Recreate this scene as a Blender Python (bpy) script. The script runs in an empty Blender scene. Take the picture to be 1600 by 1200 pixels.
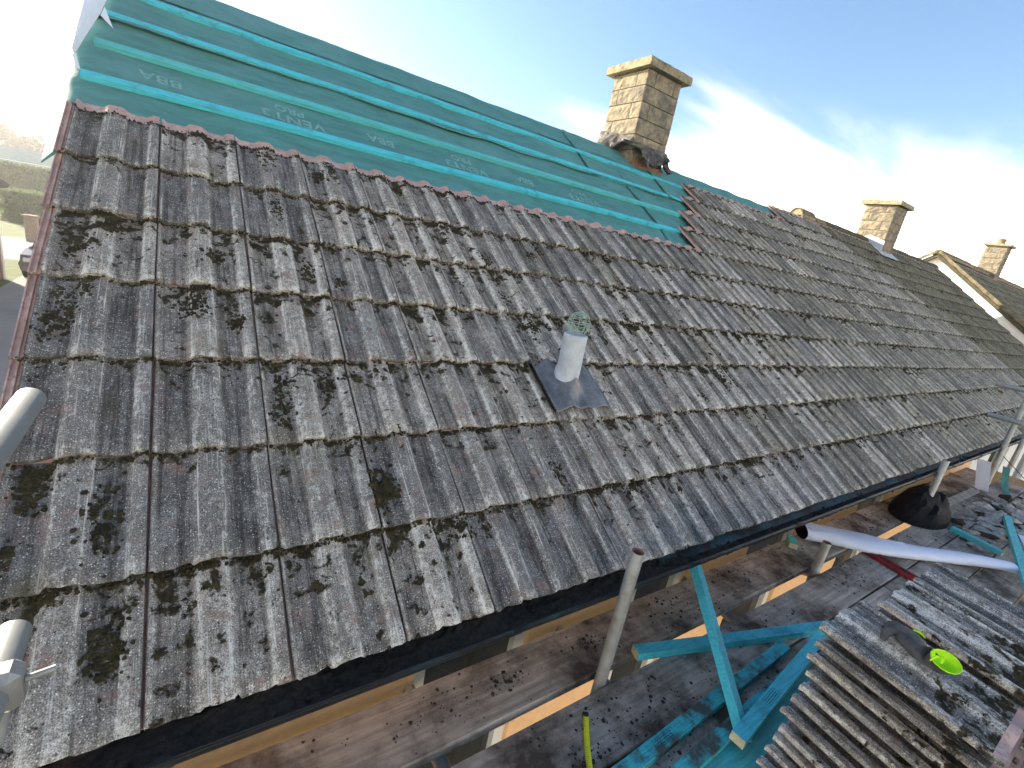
import bpy, math, random
from mathutils import Matrix, Vector, noise as mnoise
random.seed(7)
R_ = math.radians
SC = bpy.context.scene
COL = SC.collection
EZ = 2.6            # eave height above the ground; all coordinates below are relative to the eave line

# ------------------------------------------------------------------ camera
cam = bpy.data.cameras.new('camera'); camo = bpy.data.objects.new('camera', cam); COL.objects.link(camo)
c2w = ((0.8266478, -0.0151838, 0.5625148), (-0.5355602, -0.3280367, 0.7781820), (0.1727097, -0.9445430, -0.2793026))
m = Matrix([[c2w[i][0], -c2w[i][1], -c2w[i][2], 0] for i in range(3)] + [[0, 0, 0, 1]])
m.translation = Vector((0.09375, -0.96720, 1.12335 + EZ))
camo.matrix_world = m
cam.sensor_width = 36.0
cam.lens = 36.0 * 737.86 / 1600.0
cam.clip_start = 0.02; cam.clip_end = 3000
SC.camera = camo

# ------------------------------------------------------------------ sky, sun, exposure
SUN_AZ, SUN_EL = 120.0, 17.1        # azimuth counter-clockwise from +X
world = bpy.data.worlds.new('World'); SC.world = world; world.use_nodes = True
wt = world.node_tree; wt.nodes.clear()
def wn(t, **kw):
    n = wt.nodes.new(t)
    for k, v in kw.items(): setattr(n, k, v)
    return n
w_out = wn('ShaderNodeOutputWorld'); w_bg = wn('ShaderNodeBackground')
w_sky = wn('ShaderNodeTexSky'); w_sky.sky_type = 'NISHITA'; w_sky.sun_disc = False
w_sky.sun_elevation = R_(SUN_EL); w_sky.sun_rotation = R_(90 - SUN_AZ)
w_sky.air_density = 1.0; w_sky.dust_density = 0.8; w_sky.ozone_density = 2.2
w_tc = wn('ShaderNodeTexCoord'); w_sep = wn('ShaderNodeSeparateXYZ'); wt.links.new(w_tc.outputs['Generated'], w_sep.inputs[0])
def wmath(op, a, b=None, c=None, clamp=False):
    n = wn('ShaderNodeMath', operation=op, use_clamp=clamp)
    for i, v in enumerate((a, b, c)):
        if v is None: continue
        if isinstance(v, (int, float)): n.inputs[i].default_value = v
        else: wt.links.new(v, n.inputs[i])
    return n.outputs[0]
zz = wmath('ADD', wmath('MAXIMUM', w_sep.outputs[2], 0.0), 0.16)
w_cmb = wn('ShaderNodeCombineXYZ')
wt.links.new(wmath('DIVIDE', w_sep.outputs[0], zz), w_cmb.inputs[0]); wt.links.new(wmath('DIVIDE', w_sep.outputs[1], zz), w_cmb.inputs[1])
w_n = wn('ShaderNodeTexNoise'); w_n.inputs['Scale'].default_value = 0.5; w_n.inputs['Detail'].default_value = 7; w_n.inputs['Roughness'].default_value = 0.52; w_n.inputs['Distortion'].default_value = 0.5
w_map = wn('ShaderNodeMapping'); w_map.inputs['Location'].default_value = (3, 11, 0); w_map.inputs['Scale'].default_value = (0.55, 1.9, 1)
wt.links.new(w_cmb.outputs[0], w_map.inputs[0]); wt.links.new(w_map.outputs[0], w_n.inputs['Vector'])
low = wmath('MULTIPLY', wmath('SUBTRACT', 0.24, w_sep.outputs[2]), 0.9)
cl = wmath('MULTIPLY', wmath('SUBTRACT', wmath('ADD', w_n.outputs[0], low), 0.415), 1.9, clamp=True)
w_mix = wn('ShaderNodeMix', data_type='RGBA')
wt.links.new(wmath('MULTIPLY', wmath('POWER', cl, 2.2), 0.95), w_mix.inputs[0]); wt.links.new(w_sky.outputs[0], w_mix.inputs[6])
w_mix.inputs[7].default_value = (104.0, 80.0, 55.0, 1)
wt.links.new(w_mix.outputs[2], w_bg.inputs[0]); w_bg.inputs[1].default_value = 0.05
wt.links.new(w_bg.outputs[0], w_out.inputs[0])
sun = bpy.data.lights.new('sun', 'SUN'); sun.energy = 3.0; sun.angle = R_(0.53); sun.color = (1.0, 0.86, 0.66)
suno = bpy.data.objects.new('sun', sun); COL.objects.link(suno)
sd = Vector((math.cos(R_(SUN_EL)) * math.cos(R_(SUN_AZ)), math.cos(R_(SUN_EL)) * math.sin(R_(SUN_AZ)), math.sin(R_(SUN_EL))))
suno.rotation_euler = sd.to_track_quat('Z', 'Y').to_euler(); suno.location = (0, 0, 30)
SC.view_settings.view_transform = 'Standard'; SC.view_settings.look = 'None'; SC.view_settings.gamma = 1.0
SC.view_settings.use_curve_mapping = False
SC.view_settings.exposure = 2.72
SC.render.engine = 'CYCLES'
SC.cycles.use_denoising = True
SC.cycles.max_bounces = 6; SC.cycles.diffuse_bounces = 4

# ------------------------------------------------------------------ materials
class NT:
    def __init__(s, name, rough=0.9, spec=0.3):
        s.m = bpy.data.materials.new(name); s.m.use_nodes = True; s.t = s.m.node_tree
        s.b = s.t.nodes['Principled BSDF']; s.b.inputs['Roughness'].default_value = rough
        s.b.inputs['Specular IOR Level'].default_value = spec
    def n(s, t, ins=None, **kw):
        nd = s.t.nodes.new(t)
        for k, v in kw.items(): setattr(nd, k, v)
        for k, v in (ins or {}).items(): s.put(nd.inputs[k], v)
        return nd
    def put(s, sock, v):
        if isinstance(v, bpy.types.NodeSocket): s.t.links.new(v, sock)
        elif isinstance(v, (tuple, list)) and sock.type == 'RGBA': sock.default_value = (*v[:3], 1)
        else: sock.default_value = v
    def math(s, op, a, b=0.0, c=0.0, clamp=False):
        nd = s.n('ShaderNodeMath', operation=op, use_clamp=clamp)
        for i, v in enumerate((a, b, c)): s.put(nd.inputs[i], v)
        return nd.outputs[0]
    def coord(s, rnd=True):
        o = s.n('ShaderNodeTexCoord').outputs['Object']
        if not rnd: return o
        r = s.n('ShaderNodeObjectInfo').outputs['Random']
        v = s.n('ShaderNodeVectorMath', operation='MULTIPLY_ADD'); s.put(v.inputs[0], r); v.inputs[1].default_value = (37.0, 91.0, 13.0); s.put(v.inputs[2], o)
        return v.outputs[0]
    def rnd(s): return s.n('ShaderNodeObjectInfo').outputs['Random']
    def scale(s, P, sc):
        nd = s.n('ShaderNodeMapping'); s.put(nd.inputs[0], P); nd.inputs['Scale'].default_value = sc; return nd.outputs[0]
    def noise(s, P, scale, detail=4, rough=0.55, dist=0.0):
        return s.n('ShaderNodeTexNoise', {'Vector': P, 'Scale': scale, 'Detail': detail, 'Roughness': rough, 'Distortion': dist}).outputs[0]
    def vor(s, P, scale, feature='F1', out=0):
        return s.n('ShaderNodeTexVoronoi', {'Vector': P, 'Scale': scale}, feature=feature).outputs[out]
    def step(s, x, a, b):
        nd = s.n('ShaderNodeMapRange', {'Value': x, 'From Min': a, 'From Max': b}); return nd.outputs[0]
    def ramp(s, f, stops):
        nd = s.n('ShaderNodeValToRGB', {'Fac': f}); e = nd.color_ramp.elements
        while len(e) < len(stops): e.new(0.5)
        for el, (p, c) in zip(e, stops): el.position = p; el.color = (*c, 1)
        return nd.outputs[0]
    def mix(s, f, a, b, mode='MIX'):
        nd = s.n('ShaderNodeMix', data_type='RGBA', blend_type=mode)
        s.put(nd.inputs[0], f); s.put(nd.inputs[6], a); s.put(nd.inputs[7], b); return nd.outputs[2]
    def attr(s, name):
        nd = s.n('ShaderNodeAttribute', attribute_name=name); sp = s.n('ShaderNodeSeparateColor', {0: nd.outputs['Color']})
        return sp.outputs
    def done(s, col, height=None, strength=0.5, dist=0.004, rough=None):
        s.put(s.b.inputs['Base Color'], col)
        if height is not None:
            bp = s.n('ShaderNodeBump', {'Height': height, 'Strength': strength, 'Distance': dist}); s.put(s.b.inputs['Normal'], bp.outputs[0])
        if rough is not None: s.put(s.b.inputs['Roughness'], rough)
        return s.m

def tile_material(name, dark=0.0, pink=False, boost=0.0):
    t = NT(name, 0.95, 0.2); P = t.coord(); r = t.rnd(); A = t.attr('wear')
    n1 = t.noise(P, 9, 5, 0.6); n2 = t.noise(P, 55, 7, 0.72); n3 = t.noise(P, 330, 3, 0.7)
    st = t.noise(t.scale(P, (70, 5.5, 30)), 1.0, 4, 0.6)
    base = t.ramp(t.math('ADD', t.math('MULTIPLY', n1, 0.5), t.math('MULTIPLY', n2, 0.5)), [(0.3, (0.058, 0.056, 0.053)), (0.5, (0.19, 0.182, 0.170)), (0.68, (0.40, 0.385, 0.36))])
    base = t.mix(t.math('MULTIPLY', A[0], t.math('ADD', t.math('MULTIPLY', n1, 0.9), 0.0)), base, (0.38, 0.365, 0.325))
    if pink:
        base = t.mix(t.step(n1, 0.35, 0.65), (0.52, 0.37, 0.325), (0.32, 0.20, 0.17))
        base = t.mix(t.math('MULTIPLY', t.step(n2, 0.5, 0.64), 0.7), base, (0.17, 0.13, 0.12))
        base = t.mix(t.math('MULTIPLY', t.step(n1, 0.55, 0.7), 0.6), base, (0.5, 0.44, 0.42))
        return t.done(base, n2, 0.6, 0.003)
    # per tile tone
    base = t.mix(1.0, base, t.ramp(r, [(0, (0.72, 0.72, 0.73)), (0.5, (1.0, 0.98, 0.95)), (1, (1.35, 1.28, 1.18))]), 'MULTIPLY')
    # pale aggregate specks
    vd = t.vor(P, 170); vc = t.vor(P, 170, out=1)
    vr = t.n('ShaderNodeSeparateColor', {0: vc}).outputs[0]
    specks = t.math('MULTIPLY', t.step(vd, 0.34, 0.16), t.step(vr, 0.55, 0.66))
    base = t.mix(t.math('MULTIPLY', specks, 0.9), base, (0.68, 0.67, 0.63))
    vd2 = t.vor(t.noise(P, 1, 0) if False else P, 95); vr2 = t.n('ShaderNodeSeparateColor', {0: t.vor(P, 95, out=1)}).outputs[2]
    base = t.mix(t.math('MULTIPLY', t.step(t.math('ADD', vd2, t.math('MULTIPLY', n3, 0.25)), 0.36, 0.22), t.step(vr2, 0.82, 0.86)), base, (0.58, 0.57, 0.52))
    grain = t.step(n3, 0.32, 0.72)
    base = t.mix(1.0, base, t.ramp(grain, [(0, (0.22, 0.22, 0.22)), (0.5, (1, 1, 1)), (1, (2.3, 2.26, 2.15))]), 'MULTIPLY')
    # red-brown bare patches
    n5 = t.noise(P, 16, 4, 0.6, 0.4)
    base = t.mix(t.math('MULTIPLY', t.step(n5, 0.58, 0.70), 0.55), base, (0.30, 0.165, 0.135))
    # pale lichen on the rolls, their arrises and the nose
    lic = t.math('ADD', t.math('MULTIPLY', n2, 0.62), t.math('ADD', t.math('MULTIPLY', st, 0.40), t.math('ADD', t.math('MULTIPLY', A[0], 0.17), t.math('MULTIPLY', A[1], 0.07))))
    lic = t.math('ADD', lic, t.math('MULTIPLY', t.math('SUBTRACT', r, 0.5), 0.07))
    licm = t.step(lic, 0.625 - boost, 0.765 - boost)
    base = t.mix(t.math('MULTIPLY', licm, t.math('MULTIPLY', t.step(n3, 0.3, 0.55), 0.85)), base, (0.76, 0.75, 0.69))
    # shade beside the rolls, painted in as dark streaks down the channels
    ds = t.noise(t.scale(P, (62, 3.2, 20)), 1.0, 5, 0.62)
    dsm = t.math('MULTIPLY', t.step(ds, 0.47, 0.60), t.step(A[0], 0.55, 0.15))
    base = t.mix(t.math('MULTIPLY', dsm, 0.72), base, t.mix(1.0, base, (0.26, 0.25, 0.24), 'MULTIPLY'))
    # thin white run-off lines on the rolls
    ws = t.noise(t.scale(P, (160, 5, 20)), 1.0, 4, 0.6)
    base = t.mix(t.math('MULTIPLY', t.step(ws, 0.57, 0.66), t.math('MULTIPLY', t.step(A[0], 0.25, 0.7), 0.7)), base, (0.70, 0.69, 0.64))
    # yellow-green algae film
    n6 = t.noise(P, 7, 3, 0.5)
    base = t.mix(t.math('MULTIPLY', t.step(n6, 0.58, 0.72), 0.3), base, (0.14, 0.125, 0.07))
    # dark pits and moss stain, in the pans and below the course above
    n4 = t.noise(P, 22, 5, 0.65, 0.3)
    mo = t.math('ADD', n4, t.math('ADD', t.math('MULTIPLY', A[2], 0.20), t.math('MULTIPLY', t.math('SUBTRACT', r, 0.62), 0.14)))
    mm = t.step(t.math('ADD', mo, t.math('MULTIPLY', t.math('SUBTRACT', n2, 0.5), 0.22)), 0.665, 0.715)
    base = t.mix(mm, base, t.mix(t.step(n2, 0.45, 0.62), (0.018, 0.015, 0.010), (0.060, 0.048, 0.020)))
    pits = t.math('MULTIPLY', t.step(t.vor(P, 62), 0.20, 0.10), t.step(t.n('ShaderNodeSeparateColor', {0: t.vor(P, 62, out=1)}).outputs[1], 0.66, 0.7))
    base = t.mix(t.math('MULTIPLY', pits, 0.85), base, (0.02, 0.018, 0.014))
    if dark: base = t.mix(1.0, base, (1 - dark, 1 - dark, 1 - dark * 1.15), 'MULTIPLY')
    h = t.math('ADD', t.math('MULTIPLY', n3, 0.35), t.math('ADD', t.math('MULTIPLY', n2, 0.9), t.math('MULTIPLY', mm, 0.9)))
    return t.done(base, h, 0.85, 0.006)

def simple(name, col, rough=0.7, var=0.25, scale=12, bump=0.25, spec=0.3, metal=0.0, dirt=None, dscale=5, dthr=(0.5, 0.68), stretch=None, bdist=0.003, rnd=True):
    t = NT(name, rough, spec); P = t.coord(rnd); Q = t.scale(P, stretch) if stretch else P
    n1 = t.noise(Q, scale, 6, 0.62); n2 = t.noise(P, scale * 9, 4, 0.6)
    c = t.mix(t.step(n1, 0.3, 0.7), tuple(x * (1 - var) for x in col), tuple(min(1, x * (1 + var)) for x in col))
    c = t.mix(t.math('MULTIPLY', t.step(n2, 0.45, 0.7), var * 0.7), c, tuple(x * 0.5 for x in col))
    if dirt: c = t.mix(t.step(t.noise(P, dscale, 6, 0.68), *dthr), c, dirt)
    t.b.inputs['Metallic'].default_value = metal
    return t.done(c, t.math('ADD', n1, t.math('MULTIPLY', n2, 0.5)), bump, bdist)

M = {}
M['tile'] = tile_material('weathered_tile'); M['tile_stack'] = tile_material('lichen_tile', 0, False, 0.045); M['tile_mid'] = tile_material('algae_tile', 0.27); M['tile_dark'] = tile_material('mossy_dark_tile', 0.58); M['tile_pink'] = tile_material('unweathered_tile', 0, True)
M['felt'] = simple('teal_felt', (0.062, 0.205, 0.198), 0.75, 0.22, 5, 0.35, stretch=(1, 4, 1), dirt=(0.09, 0.235, 0.235), dscale=2.2, rnd=False)
M['felt_white'] = simple('felt_underside', (0.62, 0.66, 0.72), 0.6, 0.06, 6, 0.1)
M['felt_dirty'] = simple('dirty_eaves_felt', (0.022, 0.088, 0.098), 0.6, 0.3, 8, 0.3, dirt=(0.010, 0.010, 0.010), dscale=3.5, dthr=(0.40, 0.56), rnd=False)
M['print'] = simple('felt_print', (0.16, 0.345, 0.335), 0.75, 0.3, 60, 0.1, dirt=(0.10, 0.27, 0.27), dscale=30, dthr=(0.5, 0.62), rnd=False)
M['batten'] = simple('teal_batten', (0.075, 0.42, 0.44), 0.75, 0.28, 3.0, 0.35, stretch=(3, 40, 40), dirt=(0.09, 0.33, 0.31), dscale=3, dthr=(0.5, 0.7))
M['batten_blue'] = simple('blue_batten', (0.060, 0.46, 0.55), 0.75, 0.22, 3.0, 0.35, stretch=(3, 40, 40), dirt=(0.035, 0.17, 0.22), dscale=8, dthr=(0.52, 0.75))
M['batten_dirty'] = simple('dirty_batten', (0.045, 0.38, 0.43), 0.85, 0.3, 4.0, 0.5, stretch=(3, 40, 40), dirt=(0.06, 0.075, 0.065), dscale=9, dthr=(0.46, 0.6))
M['endgrain'] = simple('end_grain', (0.42, 0.40, 0.25), 0.85, 0.25, 60, 0.3)
M['ink'] = simple('stamp_ink', (0.012, 0.10, 0.15), 0.8, 0.3, 80, 0.0)
M['board'] = simple('scaffold_board_wood', (0.40, 0.345, 0.285), 0.9, 0.34, 2.2, 0.8, stretch=(1.3, 26, 26), dirt=(0.072, 0.055, 0.041), dscale=3.2, dthr=(0.42, 0.62))
M['soil'] = simple('soil', (0.045, 0.035, 0.027), 1.0, 0.5, 60, 0.9, bdist=0.006)
M['moss'] = simple('moss', (0.050, 0.043, 0.016), 1.0, 0.55, 70, 1.0, bdist=0.006, dirt=(0.018, 0.014, 0.007), dscale=25, dthr=(0.42, 0.6))
M['gutter'] = simple('black_gutter', (0.010, 0.011, 0.012), 0.45, 0.2, 20, 0.1, spec=0.2, dirt=(0.02, 0.045, 0.05), dscale=4)
M['galv'] = simple('galvanised_tube', (0.29, 0.305, 0.295), 0.5, 0.22, 14, 0.2, metal=0.35, dirt=(0.22, 0.21, 0.19), dscale=9, dthr=(0.5, 0.7))
M['galv_pale'] = simple('pale_tube', (0.24, 0.255, 0.25), 0.5, 0.12, 14, 0.15, metal=0.2, dirt=(0.6, 0.47, 0.30), dscale=5, dthr=(0.58, 0.75))
M['rust'] = simple('rust', (0.20, 0.095, 0.07), 0.9, 0.4, 40, 0.4)
M['lead'] = simple('lead_sheet', (0.15, 0.16, 0.172), 0.45, 0.4, 16, 0.4, metal=0.15, dirt=(0.07, 0.075, 0.085), dscale=10, dthr=(0.5, 0.7))
M['lead_old'] = simple('old_lead', (0.135, 0.13, 0.12), 0.6, 0.4, 22, 0.5, metal=0.1, dirt=(0.045, 0.043, 0.04), dscale=12, dthr=(0.42, 0.6))
M['leadpale'] = simple('pale_lead', (0.40, 0.44, 0.49), 0.6, 0.14, 22, 0.25, metal=0.1, dirt=(0.33, 0.34, 0.33), dscale=25, dthr=(0.55, 0.7))
M['wire'] = simple('green_wire', (0.22, 0.36, 0.29), 0.5, 0.3, 30, 0.0)
M['peach'] = simple('peach_render', (0.82, 0.52, 0.285), 0.95, 0.07, 30, 0.5, bdist=0.002)
M['white_wall'] = simple('white_render', (0.70, 0.69, 0.66), 0.95, 0.06, 25, 0.4)
M['upvc'] = simple('white_upvc', (0.72, 0.72, 0.70), 0.35, 0.04, 5, 0.0, spec=0.5)
M['stone'] = simple('reconstituted_stone', (0.25, 0.215, 0.15), 0.95, 0.28, 22, 0.9, bdist=0.01, dirt=(0.115, 0.108, 0.095), dscale=7, dthr=(0.42, 0.62))
M['mortar'] = simple('mortar', (0.10, 0.095, 0.085), 1.0, 0.25, 30, 0.5)
M['capstone'] = simple('cap_stone', (0.26, 0.225, 0.15), 0.95, 0.3, 20, 0.9, bdist=0.012, dirt=(0.10, 0.095, 0.07), dscale=9, dthr=(0.5, 0.7))
M['ridge'] = simple('ridge_tile', (0.17, 0.145, 0.085), 0.95, 0.4, 25, 0.8, dirt=(0.05, 0.046, 0.03), dscale=9, dthr=(0.45, 0.65))
M['ridge_dark'] = simple('dark_ridge_tile', (0.075, 0.068, 0.045), 0.95, 0.4, 25, 0.8, dirt=(0.035, 0.033, 0.022), dscale=9, dthr=(0.45, 0.65))
M['concrete'] = simple('driveway_concrete', (0.27, 0.265, 0.25), 0.95, 0.15, 1.2, 0.3, dirt=(0.19, 0.185, 0.175), dscale=0.6)
M['grass'] = simple('grass', (0.085, 0.12, 0.035), 1.0, 0.35, 2.0, 0.8)
M['hedge'] = simple('hedge_leaves', (0.085, 0.12, 0.05), 0.9, 0.4, 9, 0.6)
M['leaf'] = simple('tree_leaves', (0.11, 0.12, 0.075), 0.9, 0.35, 3, 0.3)
M['bark'] = simple('bark', (0.16, 0.125, 0.105), 1.0, 0.3, 12, 0.6)
M['brick'] = simple('brown_brick', (0.24, 0.17, 0.125), 0.95, 0.25, 14, 0.4)
M['black_plastic'] = simple('black_plastic_sack', (0.005, 0.006, 0.008), 0.7, 0.3, 9, 0.5, spec=0.08, bdist=0.02)
M['membrane'] = simple('white_membrane', (0.52, 0.58, 0.70), 0.65, 0.05, 7, 0.25, bdist=0.006, dirt=(0.40, 0.42, 0.45), dscale=9, dthr=(0.62, 0.72))
M['glove'] = simple('grey_rubber', (0.060, 0.060, 0.060), 0.7, 0.35, 40, 0.5, dirt=(0.11, 0.10, 0.09), dscale=22, dthr=(0.55, 0.7))
M['lime'] = simple('lime_knit', (0.42, 0.82, 0.01), 0.8, 0.1, 120, 0.4)
M['yellow'] = simple('yellow_tape', (0.80, 0.78, 0.02), 0.45, 0.06, 20, 0.0)
M['black'] = simple('black_ink', (0.015, 0.015, 0.015), 0.6, 0.1, 20, 0.0)
M['red'] = simple('red_metal', (0.22, 0.012, 0.014), 0.5, 0.35, 20, 0.1, dirt=(0.05, 0.02, 0.018), dscale=14, dthr=(0.5, 0.65))
M['ply'] = simple('plywood', (0.42, 0.35, 0.23), 0.9, 0.12, 3, 0.2, stretch=(1, 8, 1))
M['rubble'] = simple('rubble', (0.36, 0.335, 0.30), 1.0, 0.45, 25, 0.6)
M['car'] = simple('grey_car_paint', (0.10, 0.10, 0.115), 0.3, 0.05, 3, 0.0, spec=0.6)
M['tyre'] = simple('tyre', (0.02, 0.02, 0.02), 0.9, 0.1, 10, 0.1)
M['garage'] = simple('green_sheet_roof', (0.16, 0.24, 0.21), 0.8, 0.15, 3, 0.2)
for k_ in ('leaf', 'hedge'):
    nt_ = M[k_].node_tree; b_ = nt_.nodes['Principled BSDF']; o_ = nt_.nodes['Material Output']; tr_ = nt_.nodes.new('ShaderNodeBsdfTranslucent'); mx_ = nt_.nodes.new('ShaderNodeMixShader')
    nt_.links.new(b_.inputs['Base Color'].links[0].from_socket, tr_.inputs[0]); mx_.inputs[0].default_value = 0.5
    nt_.links.new(b_.outputs[0], mx_.inputs[1]); nt_.links.new(tr_.outputs[0], mx_.inputs[2]); nt_.links.new(mx_.outputs[0], o_.inputs[0])
gm = NT('window_glass', 0.06, 0.5); gm.done(gm.mix(gm.step(gm.noise(gm.coord(), 1.5, 2), 0.4, 0.6), (0.012, 0.013, 0.012), (0.035, 0.036, 0.03))); M['glass'] = gm.m

# ------------------------------------------------------------------ object helpers
WM = {}
def setup(o, parent=None, mw=None):
    COL.objects.link(o)
    mw = mw or Matrix.Identity(4)
    if parent is not None:
        o.parent = parent; o.matrix_parent_inverse = WM[parent.name].inverted()
    o.matrix_basis = mw
    WM[o.name] = mw
    return o
def props(o, label=None, cat=None, group=None, kind=None):
    if label: o['label'] = label
    if cat: o['category'] = cat
    if group: o['group'] = group
    if kind: o['kind'] = kind
    return o
def thing(name, loc, label, cat, group=None):
    o = bpy.data.objects.new(name, None); o.empty_display_size = 0.2
    return props(setup(o, None, Matrix.Translation((loc[0], loc[1], loc[2] + EZ))), label, cat, group)
class MB:
    """collects faces in eave coordinates (z relative to the eave)"""
    def __init__(s): s.v = []; s.f = []; s.mi = []; s.sm = []
    def add(s, vs, fs, mi=0, smooth=False):
        o = len(s.v); s.v.extend([tuple(p) for p in vs])
        for f in fs: s.f.append([i + o for i in f]); s.mi.append(mi); s.sm.append(smooth)
    def quad(s, a, b, c, d, mi=0): s.add([a, b, c, d], [[0, 1, 2, 3]], mi)
    def box(s, c, d, rot=None, mi=0, bev=0.0):
        hx, hy, hz = d[0] / 2, d[1] / 2, d[2] / 2; c = Vector(c)
        rot = rot or Matrix.Identity(3)
        if bev <= 0:
            P = [Vector((x, y, z)) for x in (-hx, hx) for y in (-hy, hy) for z in (-hz, hz)]
            F = [[0, 1, 3, 2], [4, 6, 7, 5], [0, 4, 5, 1], [2, 3, 7, 6], [0, 2, 6, 4], [1, 5, 7, 3]]
        else:
            P = []
            for sx in (-1, 1):
                for sy in (-1, 1):
                    for sz in (-1, 1):
                        P += [Vector((sx * hx, sy * (hy - bev), sz * (hz - bev))), Vector((sx * (hx - bev), sy * hy, sz * (hz - bev))), Vector((sx * (hx - bev), sy * (hy - bev), sz * hz))]
            def i(sx, sy, sz, k): return ((sx * 2 + sy) * 2 + sz) * 3 + k
            F = [[i(0, 0, 0, 0), i(0, 0, 1, 0), i(0, 1, 1, 0), i(0, 1, 0, 0)], [i(1, 0, 0, 0), i(1, 1, 0, 0), i(1, 1, 1, 0), i(1, 0, 1, 0)],
                 [i(0, 0, 0, 1), i(1, 0, 0, 1), i(1, 0, 1, 1), i(0, 0, 1, 1)], [i(0, 1, 0, 1), i(0, 1, 1, 1), i(1, 1, 1, 1), i(1, 1, 0, 1)],
                 [i(0, 0, 0, 2), i(0, 1, 0, 2), i(1, 1, 0, 2), i(1, 0, 0, 2)], [i(0, 0, 1, 2), i(1, 0, 1, 2), i(1, 1, 1, 2), i(0, 1, 1, 2)]]
            for a in (0, 1):
                for b in (0, 1):
                    F += [[i(a, b, 0, 0), i(a, b, 0, 1), i(a, b, 1, 1), i(a, b, 1, 0)], [i(a, 0, b, 0), i(a, 0, b, 2), i(a, 1, b, 2), i(a, 1, b, 0)], [i(0, a, b, 1), i(0, a, b, 2), i(1, a, b, 2), i(1, a, b, 1)]]
            for a in (0, 1):
                for b in (0, 1):
                    for e in (0, 1): F.append([i(a, b, e, 0), i(a, b, e, 1), i(a, b, e, 2)])
        s.add([c + rot @ p for p in P], F, mi)
    def bar(s, a, b, w, h, up=(0, 0, 1), mi=0, mi_end=None, bev=0.0):
        """rectangular bar from a to b, h along up"""
        a = Vector(a); b = Vector(b); d = (b - a); L = d.length; d.normalize()
        y = Vector(up).cross(d).normalized(); z = d.cross(y)
        rot = Matrix((d, y, z)).transposed()
        k = len(s.f); s.box((a + b) / 2, (L, w, h), rot, mi, bev)
        if mi_end is not None: s.mi[k] = mi_end; s.mi[k + 1] = mi_end
    def loft(s, rings, closed=True, mi=0, smooth=True, caps=False):
        n = len(rings[0]); vs = [p for r in rings for p in r]; fs = []
        for i in range(len(rings) - 1):
            for j in range(n if closed else n - 1):
                k = (j + 1) % n; fs.append([i * n + j, i * n + k, (i + 1) * n + k, (i + 1) * n + j])
        s.add(vs, fs, mi, smooth)
        if caps:
            s.add(rings[0], [list(range(n))[::-1]], mi); s.add(rings[-1], [list(range(n))], mi)
    def tube(s, path, rad, n=12, mi=0, caps=True, smooth=True):
        path = [Vector(p) for p in path]; rings = []
        rad = rad if isinstance(rad, (list, tuple)) else [rad] * len(path)
        ref = None
        for i, p in enumerate(path):
            d = (path[min(i + 1, len(path) - 1)] - path[max(i - 1, 0)]).normalized()
            if ref is None: ref = Vector((0, 0, 1)) if abs(d.z) < 0.9 else Vector((1, 0, 0))
            x = d.cross(ref).normalized(); y = x.cross(d).normalized(); ref = y
            rings.append([p + (x * math.cos(2 * math.pi * k / n) + y * math.sin(2 * math.pi * k / n)) * rad[i] for k in range(n)])
        s.loft(rings, True, mi, smooth, caps)
    def clump(s, c, r, rot=None, flat=0.5, mi=0, jit=0.35, rng=random):
        c = Vector(c); rot = rot or Matrix.Identity(3); vs = []
        for p in ICO[0]:
            k = 1 + rng.uniform(-jit, jit); vs.append(c + rot @ Vector((p[0] * r * k, p[1] * r * k, p[2] * r * k * flat)))
        s.add(vs, ICO[1], mi, False)
    def grid(s, fn, us, vs, mi=0, smooth=True):
        P = [fn(u, v) for v in vs for u in us]; n = len(us)
        s.add(P, [[j * n + i, j * n + i + 1, (j + 1) * n + i + 1, (j + 1) * n + i] for j in range(len(vs) - 1) for i in range(n - 1)], mi, smooth)
    def mesh(s, name, mats, off=(0, 0, EZ)):
        me = bpy.data.meshes.new(name); ox, oy, oz = off
        me.from_pydata([(x + ox, y + oy, z + oz) for x, y, z in s.v], [], s.f)
        for mt in (mats if isinstance(mats, (list, tuple)) else [mats]): me.materials.append(mt)
        me.polygons.foreach_set('material_index', s.mi); me.polygons.foreach_set('use_smooth', s.sm); me.update()
        return me
    def build(s, name, mats, parent=None, **kw):
        o = bpy.data.objects.new(name, s.mesh(name, mats))
        return props(setup(o, parent), **kw)
    def thing(s, name, mats, label, cat, group=None, kind=None):
        """a one-mesh thing with its origin at its base"""
        xs, ys, zs = zip(*s.v); o3 = ((min(xs) + max(xs)) / 2, (min(ys) + max(ys)) / 2, min(zs))
        o = bpy.data.objects.new(name, s.mesh(name, mats, (-o3[0], -o3[1], -o3[2])))
        return props(setup(o, None, Matrix.Translation((o3[0], o3[1], o3[2] + EZ))), label, cat, group, kind)
_g = (1 + 5 ** 0.5) / 2
ICO = ([Vector(p).normalized() for p in ((-1, _g, 0), (1, _g, 0), (-1, -_g, 0), (1, -_g, 0), (0, -1, _g), (0, 1, _g), (0, -1, -_g), (0, 1, -_g), (_g, 0, -1), (_g, 0, 1), (-_g, 0, -1), (-_g, 0, 1))],
       [[0, 11, 5], [0, 5, 1], [0, 1, 7], [0, 7, 10], [0, 10, 11], [1, 5, 9], [5, 11, 4], [11, 10, 2], [10, 7, 6], [7, 1, 8], [3, 9, 4], [3, 4, 2], [3, 2, 6], [3, 6, 8], [3, 8, 9], [4, 9, 5], [2, 4, 11], [6, 2, 10], [8, 6, 7], [9, 8, 1]])
PITCH = R_(35); CP, SP = math.cos(PITCH), math.sin(PITCH)
def RF(u, v, n): return Vector((u, v * CP - n * SP, v * SP + n * CP))
RROT = Matrix.Rotation(PITCH, 3, 'X')
G, W, TL = 0.343, 0.2975, 0.418
FN = -0.082        # felt plane
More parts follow.
